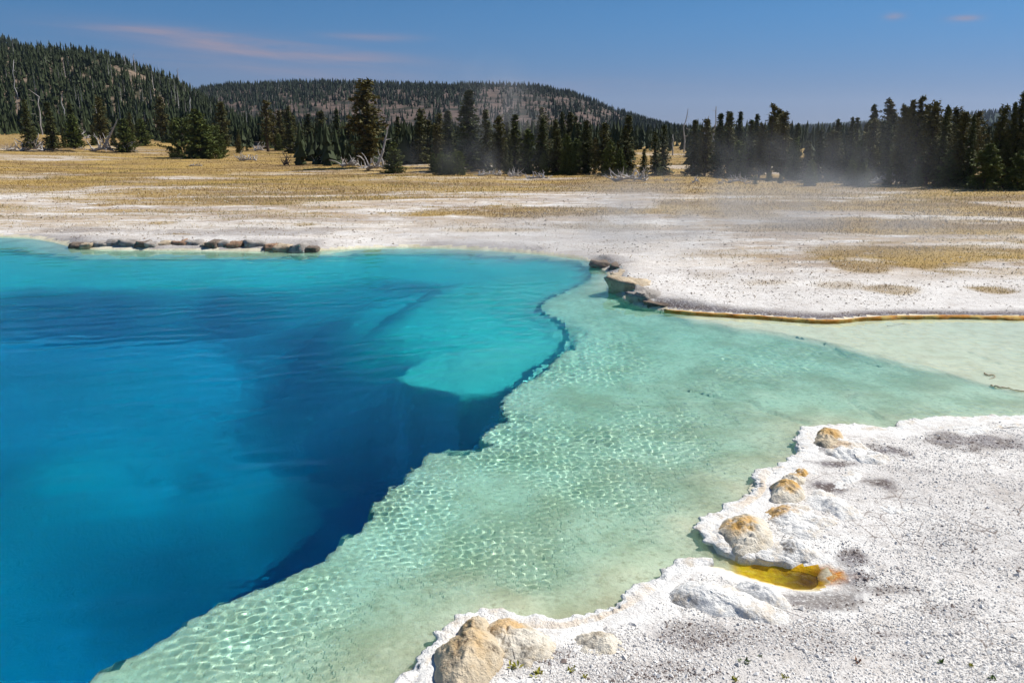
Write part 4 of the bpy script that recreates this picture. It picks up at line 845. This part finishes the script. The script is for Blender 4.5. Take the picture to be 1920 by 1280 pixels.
# ------------------------------------------------------------------ grass
def grass():
    r = np.random.default_rng(31); n = 420000
    v = 262+(560-262)*r.random(n)**1.35; u = r.uniform(-30, 1950, n); P = gpt(u, v, .1); k = P[:, 1] < 140; P = P[k]
    m = np.maximum(grass_mask(P[:, 0], P[:, 1]), .07*sstep(.45, .7, fbm(P[:, 0]*.6, P[:, 1]*.6, 47, 3))); k = r.random(len(P)) < m**1.1; P = P[k]
    b = (P[:, 1] < 27); s = np.full(len(P), 9.0); s[b] = -sdist(P[b, 0], P[b, 1], POOL); P = P[s > .25]; n = len(P)
    if n > 130000: P = P[r.permutation(n)[:130000]]; n = len(P)
    z = ground_z(P[:, 0], P[:, 1]); y = P[:, 1]
    tall = .6+.9*fbm(P[:, 0]*.5, y*.5, 44, 3)
    h = (.02+.06*r.random(n)**2.2)*tall*np.clip(y/22, .75, 1.7); w = (.003+.00030*y)*r.uniform(.6, 1.3, n)
    a = r.uniform(0, np.pi, n); lean = r.normal(0, .6, (n, 2))*h[:, None]
    dx, dy = np.cos(a)*w, np.sin(a)*w*.6; V = np.empty((n, 3, 3))
    V[:, 0] = np.stack([P[:, 0]-dx, y-dy, z-.01], -1); V[:, 1] = np.stack([P[:, 0]+dx, y+dy, z-.01], -1); V[:, 2] = np.stack([P[:, 0]+lean[:, 0], y+lean[:, 1], z+h], -1)
    big = sstep(.30, .70, fbm(P[:, 0]*.14, y*.22, 46, 4)); tone = np.clip(.72*big-.10*sstep(0, 14, P[:, 0])+.38*r.random(n), 0, 1)
    me = mesh_np('dry_grass', V.reshape(-1, 3), np.arange(3*n).reshape(-1, 3), False, dict(tone=np.repeat(tone, 3)))
    M = Mat('dry_grass', .85, .15); t = M.attr('tone')
    c = M.mix(M.ramp(t, .15, .45), (.24, .155, .065), (.44, .29, .09)); c = M.mix(M.ramp(t, .50, .68), c, (.60, .46, .17)); c = M.mix(M.ramp(t, .80, .95), c, (.22, .20, .055)); M.color(c)
    link('dry_grass', me, M.m, label='golden dry grass in patches over the far meadow', cat='grass', kind='stuff')
grass()
MAT_SPRIG = [simple_noise_material('sprig_'+n, a, b, 30, .7, .2) for n, a, b in (('green', (.07, .13, .02), (.13, .18, .03)), ('yellow', (.30, .30, .04), (.42, .36, .06)), ('red', (.30, .09, .05), (.16, .14, .03)))]
def sprig(u, v, size, m, label, seed, n=14):
    r = np.random.default_rng(seed); z = float(ground_z(*gpt(u, v, .1))[0]); g = gpt(u, v, z); V = []
    for k in range(n):
        a = r.uniform(0, 6.28); el = r.uniform(.3, 1.3); L = size*r.uniform(.5, 1.1); d = np.array([math.cos(a)*math.cos(el), math.sin(a)*math.cos(el), math.sin(el)]); e = np.array([-math.sin(a), math.cos(a), 0])*size*.16
        o = r.normal(0, size*.22, 3); o[2] = -.004; mid = o+d*L*.55+np.array([0, 0, .1*L]); V += [o, mid-e, mid+e, o+d*L+np.array([0, 0, -.05*L])]
    F = np.concatenate([np.array([[0, 1, 3], [0, 3, 2]])+4*k for k in range(n)])
    o = link('small_plant', mesh_np('small_plant', np.array(V), F, False), MAT_SPRIG[m], label=label, cat='plant', group='tiny plants on the gravel'); o.location = (g[0], g[1], z)
for i, (u, v, s_, m, lab) in enumerate([(1396,1240,.035,0,'tiny green sprig on gravel below the large white lobe'),(1610,1240,.035,2,'tiny red-tipped green sprig at the bottom of the gravel'),(1766,1242,.032,0,'tiny green sprig right of the red-tipped one'),(1820,1248,.026,1,'tiny yellow-green sprig near the bottom right'),(1376,1274,.034,1,'yellowish sprig at the bottom edge below the green one'),(1470,1270,.028,1,'faint yellow sprig at the bottom edge centre-right'),
    (964,1250,.045,1,'yellow-green tuft right of the large tan boulder'),(1008,1262,.05,1,'larger olive tuft among dark crumbs near the bottom shore'),(1070,1258,.035,1,'small yellow tuft on the cream crust by the shore'),(1095,1268,.030,1,'smallest yellow tuft at the bottom shore'),(1860,1272,.034,0,'green sprig at the bottom right corner'),(1425,1230,.018,0,'minute green sprig right of the sprig below the lobe')]):
    sprig(u, v, s_, m, lab, 900+i)
def stick(P, z, label, seed, r0=.012):
    Q = smooth_line(gpt(*np.array(P, float).T), 0, 2); r = np.random.default_rng(seed); Q = np.c_[Q, z+r.normal(0, .006, len(Q))]
    v, f = tube(Q, np.linspace(r0, r0*.4, len(Q)), 6); o = link('branch', mesh_np('branch', v, f, True), simple_noise_material('bleached_branch', (.55, .45, .33), (.40, .30, .20), 8), label=label, cat='branch'); o.cycles.is_caustics_receiver = True
stick([(1846,700),(1852,704),(1862,702),(1868,707),(1855,710)], .0, 'short curled branch in the shallow water at right', 1)
stick([(1858,722),(1872,727),(1890,727),(1902,732),(1930,735)], .004, 'long thin pale branch in the shallows at the right edge', 2)
stick([(1664,611),(1680,609),(1697,606)], -.012, 'thin dark straight stick under the shallows near the orange edge', 3, .008)

# ------------------------------------------------------------------ air
def haze():
    x0, x1, y0, y1, z0, z1 = -6000, 6000, -300, 9500, -9, 330
    V = [(x, y, z) for x in (x0, x1) for y in (y0, y1) for z in (z0, z1)]
    F = [(0, 1, 3, 2), (4, 6, 7, 5), (0, 4, 5, 1), (2, 3, 7, 6), (0, 2, 6, 4), (1, 5, 7, 3)]
    m = bpy.data.materials.new('haze'); m.use_nodes = True; n = m.node_tree.nodes; n.clear(); out = n.new('ShaderNodeOutputMaterial'); p = n.new('ShaderNodeVolumePrincipled')
    p.inputs['Density'].default_value = .9e-4; p.inputs['Color'].default_value = (.62, .74, .95, 1); p.inputs['Anisotropy'].default_value = .2
    m.node_tree.links.new(p.outputs[0], out.inputs[1])
    link('haze', mesh_np('haze', V, F, False), m, kind='stuff', label='thin blue summer haze over the whole valley', cat='haze')
haze()

def steam(u, v, dist, ru, rv, ry, dens, label, seed, scale=(.5, .5, .35), lift=0):
    cx, cz = float(xat(u, dist, v)), float(zat(v, dist, u)); k = dist/FPX
    bm = bmesh.new(); bmesh.ops.create_icosphere(bm, subdivisions=2, radius=1.0); me = bpy.data.meshes.new('steam'); bm.to_mesh(me); bm.free()
    m = bpy.data.materials.new('steam'); m.use_nodes = True; n = m.node_tree.nodes; n.clear(); L = m.node_tree.links
    out = n.new('ShaderNodeOutputMaterial'); p = n.new('ShaderNodeVolumePrincipled'); p.inputs['Color'].default_value = (.985, .985, .99, 1); p.inputs['Anisotropy'].default_value = 0
    tc = n.new('ShaderNodeTexCoord'); ln = n.new('ShaderNodeVectorMath'); ln.operation = 'LENGTH'; L.new(tc.outputs['Object'], ln.inputs[0])
    f = n.new('ShaderNodeMapRange'); f.interpolation_type = 'SMOOTHSTEP'; f.inputs[1].default_value = 1.0; f.inputs[2].default_value = .15; L.new(ln.outputs['Value'], f.inputs[0])
    ge = n.new('ShaderNodeNewGeometry'); mp = n.new('ShaderNodeMapping'); mp.inputs['Scale'].default_value = scale; mp.inputs['Location'].default_value = (seed*3.7, 0, seed*1.3); L.new(ge.outputs['Position'], mp.inputs[0])
    nz = n.new('ShaderNodeTexNoise'); nz.inputs['Scale'].default_value = 1.0; nz.inputs['Detail'].default_value = 3; nz.inputs['Distortion'].default_value = .8; L.new(mp.outputs[0], nz.inputs['Vector'])
    g = n.new('ShaderNodeMapRange'); g.interpolation_type = 'SMOOTHSTEP'; g.inputs[1].default_value = .36; g.inputs[2].default_value = .70; L.new(nz.outputs[0], g.inputs[0])
    a = n.new('ShaderNodeMath'); a.operation = 'MULTIPLY'; L.new(f.outputs[0], a.inputs[0]); L.new(g.outputs[0], a.inputs[1])
    b = n.new('ShaderNodeMath'); b.operation = 'MULTIPLY'; b.inputs[1].default_value = dens; L.new(a.outputs[0], b.inputs[0]); L.new(b.outputs[0], p.inputs['Density']); L.new(p.outputs[0], out.inputs[1])
    o = link('steam', me, m, kind='stuff', label=label, cat='steam'); zc = max(cz, .2); o.location = (cx, dist, zc); o.scale = (ru*k, ry, rv*k)
    for vv in me.vertices: vv.co.z = max(vv.co.z, (.16-zc)/(rv*k))
steam(930, 225, 62, 120, 140, 4.0, .08, 'faint steam plume before the broad sharp-tipped spruce', 1)
steam(880, 300, 48, 190, 60, 4.0, .045, 'low steam over the pair of bushes', 2)
steam(1390, 300, 38, 200, 90, 4.5, .045, 'steam puff in front of the trees right of the gap', 3, (.7, .5, .5))
steam(1590, 330, 27, 200, 190, 4.5, .07, 'upright steam wisp before the right-hand belt', 4, (.8, .5, .35))
steam(1430, 410, 23, 560, 110, 7.0, .34, 'low steam drifting over the white flat beyond the pool', 5, (.36, .25, .6))
steam(1030, 450, 18.5, 360, 70, 3.5, .26, 'thin steam over the far corner of the pool', 6, (.6, .45, .9))
